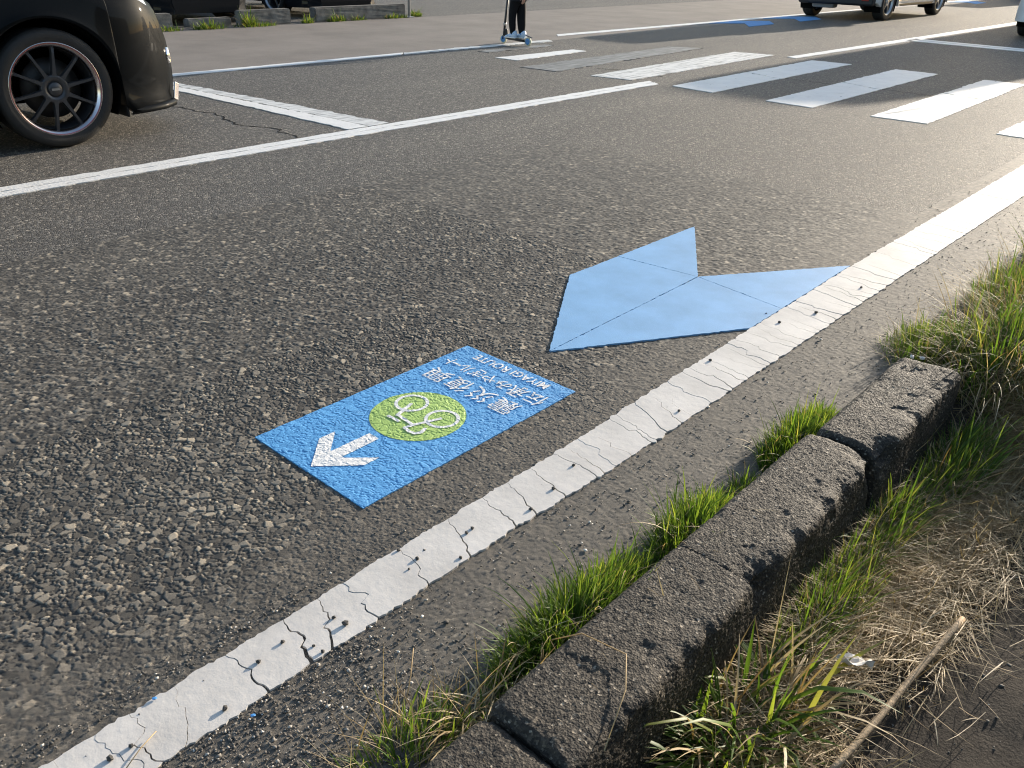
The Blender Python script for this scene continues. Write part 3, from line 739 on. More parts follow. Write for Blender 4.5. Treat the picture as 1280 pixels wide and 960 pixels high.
# on the verge behind the kerb
tuft('broad-leaved arching grass clump with pale dead leaves below the near kerb block', -.35, 1.02,   .085, .14, 240, .22, None, lean=.6, curl=1.2, wd=.0085, dry=.6, seed=7, dryL=1.1, tall=.1)
tuft('fine green grass leaning along the back of the kerb near the chipped corner', -.365, 1.40, .055, .22, 1100, .14, None, lean=.5, curl=.7, wd=.0025, dry=.35, seed=8, bias=1.2)
tuft('fine green grass at the back of the kerb below the crack', -.365, 1.74, .055, .20, 1000, .15, None, lean=.5, curl=.8, wd=.0028, dry=.35, seed=9, bias=1.0)
tuft('tall yellow-green grass leaning away from the end of the kerb', -.335, 2.13, .07, .20, 760, .17, None, lean=.45, curl=.5, wd=.0042, dry=.3, seed=10, bias=.9, tall=.08)
tuft('dense dark green grass clump just past the end of the kerb', -.60, 2.62, .11, .17, 1400, .10, None, dry=.3, dryL=1.3, seed=11, wd=.003)
tuft('tall mixed grass clump with dry stalks past the kerb end', -.38, 2.65, .15, .24, 800, .17, None, dry=.9, seed=12, wd=.004, tall=.12, dryL=1.4)
tuft('dark grass clump beside the gutter with dry stalks behind', -.50, 3.25, .14, .3, 1100, .14, None, dry=.7, seed=13, wd=.0035, dryL=1.4)
tuft('tall verge grass clump farther along the gutter', -.42, 4.0, .2, .45, 1500, .19, None, dry=.35, seed=14, wd=.004)
tuft('tall verge grass clump farthest along the gutter', -.32, 5.1, .26, .7, 1600, .2, None, dry=.35, seed=15, wd=.005)
tuft('loose green and straw clump on the verge away from the kerb', -.10, 2.6, .2, .3, 500, .15, None, dry=1.2, seed=16, wd=.0035)
tuft('green and straw clump on the verge behind the kerb end clump', -.08, 3.3, .25, .4, 700, .18, None, dry=.9, seed=17, wd=.0035)
tuft('tall rank weeds shading the verge beside the gutter beyond the grass clumps', .12, 5.0, .42, .5, 1500, .55, None, lean=.3, curl=.5, wd=.009, dry=.5, seed=19, name='tall_weeds')
tuft('few grass blades at the edge of the bare dark soil', .02, 1.62, .03, .05, 50, .07, None, dry=.6, seed=18)
# flattened dry grass mat
n_ = 19000
ty = rng.beta(1.6, 1.5, n_)*2.0+.85; tx = -.40 + np.abs(rng.normal(0, .13, n_)) + .06*(ty-1.2)
keep = fbm(tx, ty, .12, 201) > .36; keep &= ~((tx > -.16+.10*(ty-1.1)) & (rng.random(n_) < .8)); tx, ty = tx[keep], ty[keep]; n_ = len(tx)
taz = np.where(rng.random(n_) < .55, rng.normal(-1.9, .6, n_), rng.uniform(0, 6.28, n_))
dg_ = blade_obj('dry_grass', (tx, ty, verge_z(tx, ty)+rng.uniform(.0, .028, n_), rng.uniform(.04, .15, n_), rng.uniform(.0009, .0025, n_), taz, rng.uniform(1.05, 1.75, n_), rng.normal(.1, .45, n_)), M_straw, None, rng, 3)
tag(dg_, 'mat of flattened dry straw-coloured grass on the verge behind the kerb', 'dry grass', kind='stuff')
n_ = 2600
tx = rng.uniform(-.45, .5, n_); ty = rng.uniform(1.9, 4.4, n_)
d2 = blade_obj('dry_grass', (tx, ty, verge_z(tx, ty)+rng.uniform(.0, .03, n_), rng.uniform(.05, .16, n_), rng.uniform(.0009, .0022, n_), rng.uniform(0, 6.28, n_), rng.uniform(.7, 1.6, n_), rng.normal(.2, .6, n_)), M_straw, None, rng, 5)
tag(d2, 'sparse dry stalks among the green grass past the kerb end', 'dry grass', kind='stuff')

def stalk(label, pts, rad, m=M_straw): 
    o = tube('dry_stalk', pts, rad, M_wood if m is None else m, None, 6)
    attr(o, 'rnd', np.full(len(o.data.vertices), .75)); return tag(o, label, 'stalk')
tw = tube('twig', [(-.205, .93, -.065), (-.19, 1.06, -.063), (-.178, 1.18, -.066), (-.170, 1.30, -.07), (-.158, 1.42, -.07), (-.150, 1.50, -.066), (-.146, 1.535, -.064)], [.0062, .006, .0062, .0058, .006, .0066, .0058], M_wood, None, 10)
tag(tw, 'long bare brown twig lying on the dry grass', 'twig')
stalk('thin bent dry stalk lying across the second kerb block', [(-.63, .83, .06), (-.58, .845, .098), (-.50, .858, .098), (-.46, .80, .096), (-.425, .70, .08)], .0011)
stalk('thin dry stalk standing in the gutter gravel', [(-.745, .60, .004), (-.765, .63, .03), (-.79, .66, .055)], .0010)
stalk('thin brown pine-like needle lying across the edge line end', [(-.955, .235, .008), (-.975, .27, .008), (-.985, .30, .010)], .0009)
# pale curled dead leaf
bm = bmesh.new(); Lv = {}
for i in range(9):
    for j in range(7):
        u = i/8-.5; v_ = j/6-.5; wdt = .016*math.cos(u*2.6)**.8
        Lv[i, j] = bm.verts.new((u*.064, v_*2.4*wdt, .016*abs(v_)*(1+u)+.006*math.sin(u*7+v_*3)+random.uniform(-.003, .003)))
for i in range(8):
    for j in range(6): bm.faces.new((Lv[i, j], Lv[i+1, j], Lv[i+1, j+1], Lv[i, j+1]))
lf = from_bm('dead_leaf', bm, M_litter, None, False); sol = lf.modifiers.new('s', 'SOLIDIFY'); sol.thickness = .0008
lf.location = (-.255, 1.25, -.045); lf.rotation_euler = (-.55, .15, .5); tag(lf, 'crumpled pale grey dead leaf on the dry grass', 'leaf')

# ================================================================== VEHICLES
def wheel(parent, loc, Rw, Wd, Rr, side, spokes=10, mr=None, ms=None, style='multi'):
    """side=+1: outer face towards +x (local)"""
    mr = mr or M_lip; ms = ms or M_rim
    s = side
    bar = lathe('wheel', [(Rr*.97, s*(Wd*.5-.006)), (Rr*.93, s*(Wd*.5-.03)), (Rr*.90, s*(Wd*.30)), (Rr*.86, -s*Wd*.1), (Rr*.9, -s*Wd*.45)], M_rim, parent, 64)
    bar.location = loc
    pr = [(Rr*.985, s*Wd*.44), (Rr*1.0, s*Wd*.5), (Rr*1.03, s*Wd*.515), (Rr+(Rw-Rr)*.35, s*Wd*.54), (Rr+(Rw-Rr)*.62, s*Wd*.54), (Rr+(Rw-Rr)*.82, s*Wd*.51), (Rr+(Rw-Rr)*.93, s*Wd*.47), (Rw-.004, s*Wd*.42)]
    tread = []
    for a in np.linspace(.40, -.40, 17):
        g = -.006 if abs(abs(a)-.2) < .03 or abs(a) < .03 else 0
        tread.append((Rw+g, s*Wd*a))
    lathe('tyre', pr+tread+[(r_, -a_) for r_, a_ in pr[::-1]], M_tyre, bar, 56)
    lathe('rim_lip', [(Rr*.90, s*(Wd*.5-.034)), (Rr*.93, s*(Wd*.5-.008)), (Rr*.975, s*(Wd*.5-.002)), (Rr*1.0, s*(Wd*.5+.004)), (Rr*1.022, s*(Wd*.5+.002)), (Rr*1.02, s*(Wd*.5-.012))], mr, bar, 72)
    if style == 'multi':
        lathe('rim_stripe', [(Rr*.975, s*(Wd*.5+.0005)), (Rr*.985, s*(Wd*.5+.003)), (Rr*.992, s*(Wd*.5+.0045))], M_redline, bar, 72)
    lathe('brake_disc', [(Rr*.24, s*Wd*.08), (Rr*.66, s*Wd*.08), (Rr*.66, s*Wd*.02), (Rr*.24, s*Wd*.02)], M_disc, bar, 40)
    V, F = [], []
    for k in range(spokes):
        th = 2*math.pi*k/spokes + .17
        bmk = []
        V = []; F = []
        prof = [(.24, .20, .40), (.34, .115, .395), (.55, .085, .40), (.78, .075, .395), (.955, .095, .36)]     # radius, half-width angle*, depth
        for (q, hw, dp) in prof:
            for (sw, dd) in ((-1, -.12), (-.75, 0), (.75, 0), (1, -.12)):
                rr_ = Rr*q; ww = Rr*hw*.5*sw*(.95 if q > .3 else 1.0)
                a_ = s*Wd*(dp+dd)
                V.append((a_, rr_*math.cos(th)-ww*math.sin(th), rr_*math.sin(th)+ww*math.cos(th)))
        for i in range(len(prof)-1):
            for j in range(4): F.append((i*4+j, i*4+(j+1) % 4, (i+1)*4+(j+1) % 4, (i+1)*4+j))
        mesh('spoke', V, F, ms, bar)
    lathe('hub', [(Rr*.31, s*Wd*.22), (Rr*.31, s*Wd*.38), (Rr*.285, s*Wd*.40), (Rr*.19, s*Wd*.385), (Rr*.165, s*Wd*.33), (Rr*.155, s*Wd*.33), (Rr*.15, s*Wd*.385), (Rr*.14, s*Wd*.40), (.001, s*Wd*.405)], ms, bar, 40)
    box('badge', (s*Wd*.41, 0, 0), (.003, Rr*.17, Rr*.045), M_alloy, bar)
    return bar
def sinterp(tab, y): return float(np.interp(y, [t[0] for t in tab], [t[1] for t in tab]))
def make_car(name, label, cat, loc, rz, p, group=None, wheels=True):
    """local frame: +y forward, front axle at y=0, ground z=0"""
    root = tag(empty(name, loc, rz), label, cat, group)
    W, FO, RO, WB = p['W']/2, p['FO'], p['RO'], p['WB']; Rw, Ra = p['Rw'], p['Ra']
    sill = p['sill']
    y_f, y_b = FO, -WB-RO
    ys = list(np.linspace(y_b, y_f, 64)) + [y_f-.01, y_f-.03, y_f-.06, y_f-.1, y_b+.01, y_b+.03, y_b+.07]
    for ya in (0, -WB):
        ys += [ya+Ra*math.cos(t) for t in np.linspace(0, math.pi, 33)] + [ya+Ra+.002, ya-Ra-.002]
    ys = sorted(set(round(y, 4) for y in ys))
    def hw(y):
        e = 1.0
        d = (y-(y_f-p['nose']))/p['nose']
        if d > 0: e -= p['taper']*d**2.4 + .10*max(0, d-.8)**1*2
        d = ((y_b+p['tail'])-y)/p['tail']
        if d > 0: e -= .22*d**2.6
        return W*e
    def bot(y):
        zb = sill
        if y > .4: zb = sill + p.get('lipdrop', -.01)*1.0
        if y > y_f-.14: zb += .0*((y-(y_f-.14))/.14)
        if y < -WB-.45: zb = sill+.06
        for ya in (0, -WB):
            d = abs(y-ya)
            if d < Ra: zb = max(zb, Rw+math.sqrt(max(0, Ra*Ra-d*d)))
        return zb
    V = []; S = None
    for y in ys:
        w_ = hw(y); zb = bot(y); zs = sinterp(p['belt'], y); zr = max(zs+.03, sinterp(p['roof'], y)); cab = min(1, (zr-zs-.03)/.3)
        da = min(abs(y), abs(y+WB)); flare = .016*float(1-sstep(Ra-.02, Ra+.22, da))
        nose_in = .0
        half = [(w_-.07, zb+.004), (w_-.004+flare*.5, zb), (w_+flare, zb+.006)]
        for t in (.12, .28, .45, .62, .78, .9):
            z = zb+.006+(zs-.05-zb)*t
            bul = math.sin(math.pi*min(1, max(0, (z-sill)/(zs-sill))))**.8
            half.append((w_-.035+.035*bul+flare*(1-t)**2, z))
        half += [(w_-.045, zs-.035), (w_-.085, zs), (w_-.12-.02*cab, zs+.012)]
        for t in (.35, .7, .92): half.append((w_-.14-.02*cab-(w_*.16)*t*cab-(1-cab)*w_*.25*t, zs+.012+(zr-zs-.012)*(t if cab > 0 else t)))
        half += [(w_*.55, zr+.008), (w_*.28, zr+.016), (0, zr+.02)]
        S = len(half)*2-1
        V += [(x, y, z) for x, z in half] + [(-x, y, z) for x, z in half[:-1][::-1]]
    nh = (S+1)//2
    body = []; glass_l = []; glass_r = []; ws = []; rwn = []; hl_r = []; hl_l = []
    cy0, cy1 = p['cabin']
    for i in range(len(ys)-1):
        ym = (ys[i]+ys[i+1])/2
        for j in range(S-1):
            f = (i*S+j, i*S+j+1, (i+1)*S+j+1, (i+1)*S+j)
            jj = j if j < nh-1 else S-2-j
            gl = False
            if 12 <= jj <= 13 and cy0 < ym < cy1: (glass_r if j < nh else glass_l).append(f); gl = True
            elif jj >= 14 and p['ws'][0] < ym < p['ws'][1]: ws.append(f); gl = True
            elif jj >= 14 and p['rw'][0] < ym < p['rw'][1]: rwn.append(f); gl = True
            if p.get('hl') and p['hl'][0] < ym < p['hl'][1] and p['hl'][2] <= jj <= p['hl'][3]: (hl_r if j < nh else hl_l).append(f); gl = True
            if not gl: body.append(f)
    body.append(tuple(range(S))); k = (len(ys)-1)*S; body.append(tuple(k+j for j in range(S))[::-1])
    def sub(name, faces, m, smooth=True):
        used = sorted({q for f in faces for q in f}); ix = {q: t for t, q in enumerate(used)}
        return mesh(name, [V[q] for q in used], [tuple(ix[q] for q in f)[::-1] for f in faces], m, root, smooth)
    bo = sub('body', body, p['paint']); bo.data.polygons[-1].use_smooth = False; bo.data.polygons[-2].use_smooth = False
    if glass_r: sub('side_window', glass_r, M_glass); sub('side_window', glass_l, M_glass)
    if ws: sub('windscreen', ws, M_glass)
    if rwn: sub('rear_window', rwn, M_glass)
    if hl_r: sub('headlight', hl_r, M_lamp); sub('headlight', hl_l, M_lamp)
    for ya in (0, -WB):
        for s in (-1, 1):
            lv = []; lf_ = []
            aa = np.linspace(-.5, math.pi+.5, 25)
            for t in aa:
                for xx in (W-.02, W-.32): lv.append((s*xx, ya+(Ra-.004)*math.cos(t), Rw+(Ra-.004)*math.sin(t)))
            c0 = len(lv); lv.append((s*(W-.32), ya, Rw))
            for i in range(24): lf_.append((i*2, i*2+1, i*2+3, i*2+2)); lf_.append((i*2+1, c0, i*2+3))
            mesh('wheel_liner', lv, lf_, M_liner, root)
    mesh('underbody', [(-W+.3, y_b+.15, sill+.03), (W-.3, y_b+.15, sill+.03), (W-.3, y_f-.2, sill+.03), (-W+.3, y_f-.2, sill+.03)], [(0, 1, 2, 3)], M_liner, root)
    for ya in (0, -WB):
        for s in (-1, 1):
            wheel(root, (s*(W-p['Ww']*.5-p.get('inset', .015)), ya, Rw), Rw, p['Ww'], p['Rr'], s, p['spokes'], p['lip'], p['spoke_m'], p['style'])
    return root
# ---- black hatchback, right side towards the camera
PB = dict(W=1.70, FO=.86, RO=.62, WB=2.46, Rw=.32, Ra=.372, sill=.19, nose=.52, taper=.34, tail=.4, Ww=.205, Rr=.248, inset=.004, spokes=10, lip=M_lip, spoke_m=M_rim, style='multi', lipdrop=-.045,
          belt=[(-3.1, .88), (-2.9, .93), (-.5, .90), (.25, .86), (.6, .80), (.74, .73), (.83, .60), (.86, .50)], roof=[(-3.1, .9), (-3.0, 1.05), (-2.75, 1.40), (-1.9, 1.48), (-.9, 1.45), (-.1, 1.0), (.1, .93), (.5, .86), (.74, .76), (.83, .63), (.86, .52)],
          cabin=(-2.75, -.35), ws=(-.85, -.02), rw=(-3.03, -2.72), paint=M_black_paint, hl=(.50, .69, 9, 11))
CARX, CARY = -5.20-.85, 1.935
car = make_car('parked_hatchback', 'black hatchback with ten-spoke dark alloy wheels waiting at the stop line', 'car', (CARX, CARY, 0), 0, PB)
car.name = 'black_hatchback'
def part_poly(name, P, m, root, smooth=False): return mesh(name, P, [tuple(range(len(P)))], m, root, smooth)
def solid(name, P, off, m, root):
    """prism from polygon P (3-D points) extruded by off"""
    n_ = len(P); Q = [tuple(np.array(q)+np.array(off)) for q in P]
    return mesh(name, list(P)+Q, [tuple(range(n_)), tuple(range(2*n_-1, n_-1, -1))]+[(i, n_+i, n_+(i+1) % n_, (i+1) % n_) for i in range(n_)], m, root)
for s in (-1, 1):
    fx = lathe('fog_lamp', [(.001, .006), (.028, .003), (.034, -.006), (.045, .004), (.05, -.012)], M_chrome, car, 20, 'z'); fx.matrix_local = Matrix.Translation((s*.635, .80, .43)) @ Matrix.Rotation(R(-90), 4, 'X') @ Matrix.Rotation(R(s*30), 4, 'Y')
    fin = box('bumper_fin', (0, 0, 0), (.012, .05, .11), M_lip, car, .005); fin.matrix_local = Matrix.Translation((s*.655, .80, .215)) @ Matrix.Rotation(R(s*35), 4, 'Z') @ Matrix.Rotation(R(-22), 4, 'X')
    # side skirt of the lip spoiler
    pts = [(s*.855, .40), (s*.835, .52), (s*.79, .65), (s*.70, .765), (s*.55, .84), (s*.3, .875), (0, .885)]
    V_ = []; F_ = []
    for (x_, y_) in pts:
        for dx_, zz in ((-.03, .142), (.000, .138), (.004, .145), (.002, .165), (-.012, .175)): V_.append((x_+s*dx_*(.9), y_+(dx_ if abs(x_) < .8 else 0), zz))
    for i in range(len(pts)-1):
        for j in range(4): F_.append((i*5+j, i*5+j+1, (i+1)*5+j+1, (i+1)*5+j))
    mesh('lip_spoiler', V_, F_, M_black_paint, car, True)
    box('mud_flap', (s*.76, .385, .185), (.16, .012, .12), M_blackplastic, car, .003)
    box('door_mirror', (s*.93, -.45, .98), (.16, .09, .12), M_black_paint, car, .03)
    box('tail_light', (s*.66, -3.03, .82), (.2, .08, .16), M_red, car, .02)
    box('door_handle', (s*.845, -1.35, .78), (.03, .2, .025), M_black_paint, car, .008)
box('grille', (0, .868, .42), (.9, .02, .16), M_blackplastic, car, .005)
box('number_plate', (0, .8615, .33), (.33, .006, .165), M_sole, car, .002)

# ---- white car driving away
PW = dict(W=1.60, FO=.72, RO=.58, WB=2.72, Rw=.32, Ra=.375, sill=.24, nose=.4, taper=.26, tail=.35, Ww=.19, Rr=.225, inset=.02, spokes=5, lip=M_alloy, spoke_m=M_alloy, style='plain',
          belt=[(-3.3, .92), (-3.1, 1.0), (-.3, .98), (.2, .95), (.5, .9), (.65, .8), (.72, .62)], roof=[(-3.3, 1.05), (-3.22, 1.45), (-3.05, 1.72), (-1.6, 1.78), (-.8, 1.72), (-.05, 1.15), (.1, 1.03), (.5, .96), (.65, .84), (.72, .66)],
          cabin=(-3.0, -.3), ws=(-.75, 0.0), rw=(-3.28, -3.0), paint=M_silver_paint, hl=(.40, .66, 7, 9))
def rear_trim(c, p):
    yb = -p['WB']-p['RO']; W = p['W']/2
    box('rear_bumper', (0, yb+.06, .335), (W*2-.16, .2, .17), M_blackplastic, c, .04, 3)
    box('exhaust_box', (-.3, yb+.25, .24), (.45, .2, .13), M_steel, c, .04)
    box('rear_axle', (0, -p['WB'], .30), (1.1, .08, .08), M_liner, c, .02)
    for s in (-1, 1):
        box('reflector', (s*(W-.22), yb-.048, .36), (.13, .012, .045), M_red, c, .004)
        box('tail_light', (s*(W-.19), yb+.03, .95), (.16, .08, .32), M_red, c, .02)
        box('sill_trim', (s*(W-.01), -p['WB']/2, .255), (.03, p['WB']-2*p['Ra'], .05), M_blackplastic, c, .01)
        box('door_mirror', (s*(W+.07), -.42, 1.02), (.15, .09, .13), M_silver_paint, c, .03)
    box('tailgate_handle', (0, yb+.0, .78), (.5, .04, .05), M_chrome, c, .01)
    box('number_plate', (0, yb-.012, .62), (.33, .01, .165), M_sole, c, .002)
suv = make_car('white_wagon', 'white tall wagon with black lower bumper driving away on the far lane', 'car', (-6.86, 19.95, 0), R(-1), PW)
rear_trim(suv, PW)
for c_ in list(suv.children):
    pass
# another car of the queue ahead: its shadow reaches into the picture
PD = dict(PW, paint=M_dark_paint)
car2 = make_car('dark_wagon', 'dark tall wagon ahead of the white wagon on the far lane', 'car', (-6.55, 34.0, 0), R(-1), PD)
rear_trim(car2, PD)
# ---- dark cars parked nose-in behind the concrete stops
PK = dict(PB, paint=M_dark_paint, lip=M_alloy, spoke_m=M_alloy, style='plain', spokes=5)
k1 = make_car('parked_car', 'dark grey parked car behind the concrete wheel stop with tall weeds', 'car', (-12.75, 6.7, 0), R(-90), PK, 'cars parked behind the concrete stops')
k2 = copy_tree(k1); k2.location = (-12.85, 9.25, 0); k2['label'] = 'dark grey parked car behind the longest concrete stop by the post'
k3 = copy_tree(k1); k3.location = (-12.7, 4.2, 0); k3['label'] = 'dark grey parked car behind the concrete stop hidden by the black car'

# ---- white truck waiting beyond the crossing
wc = make_car('white_car', 'white car waiting at the far stop line in the lane beside the kerb', 'car', (-2.80, 16.08, 0), R(180), dict(PW, paint=M_truck_white, roof=[(q_, z_ if z_ < 1.1 else 1.1+(z_-1.1)*.65) for q_, z_ in PW['roof']]))
rear_trim(wc, PW)
for s in (-1, 1): box('fog_lamp', (s*.52, .66, .40), (.12, .06, .07), M_lamp, wc, .02)
box('front_grille', (0, .715, .42), (.8, .02, .12), M_blackplastic, wc, .005)
tr = tag(empty('white_truck', (-2.98, 20.1, 0), R(180)), 'white cab-over truck with canvas-covered load waiting behind the white car', 'truck')
TW = 2.2
cabp = [(0, .42), (.0, .62), (-.02, 1.05), (-.30, 1.95), (-.5, 2.02), (-1.45, 2.02), (-1.45, .42)]
def prism_x(name, prof, x0, x1, m, root, bev=.05):
    bm = bmesh.new(); a = [bm.verts.new((x0, y, z)) for y, z in prof]; b_ = [bm.verts.new((x1, y, z)) for y, z in prof]; n_ = len(prof)
    bm.faces.new(a); bm.faces.new(b_[::-1])
    for i in range(n_): bm.faces.new((a[i], b_[i], b_[(i+1) % n_], a[(i+1) % n_]))
    bmesh.ops.recalc_face_normals(bm, faces=bm.faces)
    if bev: bmesh.ops.bevel(bm, geom=bm.edges[:], offset=bev, segments=3, affect='EDGES', profile=.5)
    return from_bm(name, bm, m, root)
prism_x('cab', cabp, -TW/2+.04, TW/2-.04, M_truck_white, tr, .06)
solid('windscreen', [(-.82, -.035, 1.12), (.82, -.035, 1.12), (.76, -.268, 1.86), (-.76, -.268, 1.86)], (0, .012, .003), M_glass, tr)
for s in (-1, 1):
    solid('side_window', [(s*(TW/2-.038), -.12, 1.12), (s*(TW/2-.038), -.38, 1.82), (s*(TW/2-.038), -1.05, 1.82), (s*(TW/2-.038), -1.05, 1.12)], (s*.006, 0, 0), M_glass, tr)
    hl = box('headlight', (s*.74, .005, .60), (.30, .06, .16), M_lamp, tr, .025)
    box('corner_lamp', (s*.90, .0, .44), (.10, .05, .10), M_chrome, tr, .02)
    box('door_mirror', (s*1.12, -.05, 1.5), (.16, .06, .34), M_blackplastic, tr, .02)
    wheel(tr, (s*.80, -.72, .36), .36, .2, .21, s, 5, M_alloy, M_steel, 'plain')
    wheel(tr, (s*.80, -3.35, .36), .36, .26, .21, s, 5, M_alloy, M_steel, 'plain')
box('front_bumper', (0, .03, .42), (TW-.03, .16, .26), M_truck_white, tr, .05, 3)
box('number_plate', (0, .115, .42), (.33, .01, .165), M_sole, tr, .002)
box('grille', (0, .0, .80), (1.0, .03, .14), M_blackplastic, tr, .01)
for s in (-1, 1): box('chassis_rail', (s*.35, -2.4, .55), (.08, 4.2, .16), M_blackplastic, tr, .01)
box('load_bed', (0, -3.15, .78), (TW, 3.1, .12), M_steel, tr, .01)
prof = [(-1.1, .84), (-1.1, 2.75), (-.90, 3.22), (-.62, 3.5), (-.1, 3.6), (.3, 3.6), (.7, 3.6), (.98, 3.56), (1.1, 3.42), (1.1, .84)]   # lopsided tarpaulin over the load
V_ = []; F_ = []
for y_ in (-1.62, -1.7, -2.6, -3.6, -4.6, -4.68):
    q_ = .985 if y_ in (-1.62, -4.68) else 1
    for x_, z_ in prof: V_.append((x_*q_, y_, .84+(z_-.84)*q_))
k_ = len(prof)
for i in range(5):
    for j in range(k_): F_.append((i*k_+j, i*k_+(j+1) % k_, (i+1)*k_+(j+1) % k_, (i+1)*k_+j))
F_ += [tuple(range(k_)), tuple(range(5*k_, 6*k_))[::-1]]
mesh('canvas_cover', V_, F_, M_canvas, tr)

# ================================================================== FAR SIDE
def conc(name, label, y0, y1, x=-11.55, hgt=.215, dp=.16, seed=0, rz=0):
    bm = bmesh.new(); nx, ny, nz = 3, 14, 4
    bmesh.ops.create_cube(bm, size=1.0)
    for v in bm.verts: v.co = Vector((v.co.x*dp, v.co.y*(y1-y0), (v.co.z+.5)*hgt-.02))
    bmesh.ops.bevel(bm, geom=bm.edges[:], offset=.018, segments=2, affect='EDGES')
    bmesh.ops.subdivide_edges(bm, edges=[e for e in bm.edges if e.calc_length() > .15], cuts=6, use_grid_fill=True)
    rs = random.Random(seed)
    for v in bm.verts: v.co += Vector((rs.gauss(0, .0012), rs.gauss(0, .002), rs.gauss(0, .0012)))
    o = from_bm(name, bm, M_conc, None); o.location = (x, (y0+y1)/2, 0); o.rotation_euler = (0, 0, rz); return tag(o, label, 'wheel stop')
conc('concrete_stop', 'short concrete wheel stop partly hidden behind the black hatchback nose', 4.6, 5.93, seed=1)
conc('concrete_stop', 'concrete wheel stop with tall weeds at its near corner', 6.95, 7.80, seed=2)
conc('concrete_stop', 'low sunken concrete wheel stop between the two taller ones', 6.25, 6.93, -11.75, .12, .14, seed=3)
conc('concrete_stop', 'longest concrete wheel stop ending at the thin metal post', 8.23, 10.06, seed=4)
po = tag(empty('thin_post', (-11.34, 10.02, 0)), 'thin grey metal post standing at the end of the longest concrete stop', 'post')
tube('pole', [(0, 0, -.05), (0, 0, 1.9)], .021, M_steel, po, 12); box('foot_plate', (0, 0, .006), (.12, .12, .012), M_steel, po, .003)
def weed(label, cx, cy, n, hgt, rx, ry, seed, wd=.012):
    return tuft(label, cx, cy, rx, ry, n, hgt, 0.0, lean=.5, curl=.8, wd=wd, dry=.12, seed=seed, name='weed', group='weeds along the concrete stops', m=M_weed, core=.6)
weed('low weeds in front of the short concrete stop', -11.30, 5.72, 150, .12, .12, .22, 31)
weed('bushy weeds between the short stop and the tall weeds', -11.28, 6.35, 220, .16, .12, .25, 32)
weed('tallest upright weed by the corner of the concrete stop', -11.33, 6.98, 130, .28, .06, .08, 33)
weed('low spreading weeds at the foot of the tallest weed', -11.27, 7.05, 220, .12, .12, .35, 34)
weed('small round weed in the gap before the longest stop', -11.32, 7.98, 110, .15, .07, .09, 35)
weed('leafy weed at the start of the longest concrete stop', -11.36, 8.55, 170, .16, .08, .18, 36)
weed('small weed halfway along the longest concrete stop', -11.36, 8.98, 100, .11, .07, .15, 37)
weed('leafy weeds beside the thin metal post', -11.36, 9.75, 170, .13, .08, .25, 38)
weed('weed behind the foot of the thin metal post', -11.5, 10.3, 140, .16, .1, .1, 39)
def crackline(pts, wd, seed, name='crack'):
    P = np.concatenate([jag(a, b_, .05, .012, seed+i)[:-1] for i, (a, b_) in enumerate(zip(pts[:-1], pts[1:]))]+[np.array([pts[-1]])])
    rs = np.random.default_rng(seed); V_ = []; F_ = []
    for i, q in enumerate(P):
        t = P[min(i+1, len(P)-1)]-P[max(i-1, 0)]; t /= np.linalg.norm(t); nn = np.array([-t[1], t[0]]); h_ = wd*.5*rs.uniform(.3, 1.2)
        V_ += [(*(q+nn*h_), .0006), (*(q-nn*h_), .0006)]
    for i in range(len(P)-1): F_.append((2*i, 2*i+1, 2*i+3, 2*i+2))
    return mesh(name, V_, F_, M_crack, road)
M_crack = flat('crack_bitumen', (.012, .012, .012), .9, spec=.1)
crackline([(-6.1, 3.05), (-5.6, 3.1), (-5.15, 3.02), (-4.9, 3.12), (-4.56, 3.06)], .016, 3)
crackline([(-5.4, 7.3), (-4.95, 7.45), (-4.6, 7.3)], .02, 9)
crackline([(-3.78, 8.2), (-3.25, 8.15)], .02, 15); crackline([(-2.84, 8.25), (-2.36, 8.2)], .02, 17)

# ------------------------------------------------------------------ child on a kick scooter (travelling towards -x)
SX, SY = -7.42, 8.30
scoot = tag(empty('kick_scooter', (SX, SY, 0)), 'black kick scooter with blue and cream wheels on the worn edge line', 'scooter')
for x_ in (-.205, .205):
    wl = lathe('wheel', [(.001, -.012), (.036, -.012), (.038, -.006), (.038, .006), (.036, .012), (.001, .012)], M_scblue, scoot, 28, 'z', closed=True)
    wl.matrix_local = Matrix.Translation((x_, 0, .052)) @ Matrix.Rotation(R(90), 4, 'X')
    lathe('tyre', [(.037, -.011), (.048, -.010), (.052, 0), (.048, .010), (.037, .011)], M_cream, wl, 28, 'z', closed=True)
tube('deck', [(-.15, 0, .075), (-.12, 0, .062), (.15, 0, .052), (.19, 0, .06)], [.012, .014, .014, .01], M_scoot, scoot, 8)
box('deck_plate', (.0, 0, .067), (.27, .09, .012), M_scoot, scoot, .004)
box('folding_joint', (-.165, 0, .12), (.06, .035, .10), M_scoot, scoot, .012, rot=Matrix.Rotation(R(-10), 3, 'Y'))
box('mudguard', (.215, 0, .112), (.10, .028, .008), M_scoot, scoot, .003, rot=Matrix.Rotation(R(14), 3, 'Y'))
for s in (-1, 1): tube('fork', [(-.175, s*.018, .14), (-.200, s*.018, .09), (-.205, s*.018, .052)], .006, M_scoot, scoot, 6)
tube('stem', [(-.195, 0, .10), (-.185, 0, .22), (-.120, 0, .70)], [.017, .015, .013], M_scoot, scoot, 10)
tube('handlebar', [(-.120, -.17, .70), (-.120, .17, .70)], .012, M_scoot, scoot, 8)
box('stem_clamp', (-.184, 0, .225), (.035, .035, .03), M_alloy, scoot, .006)
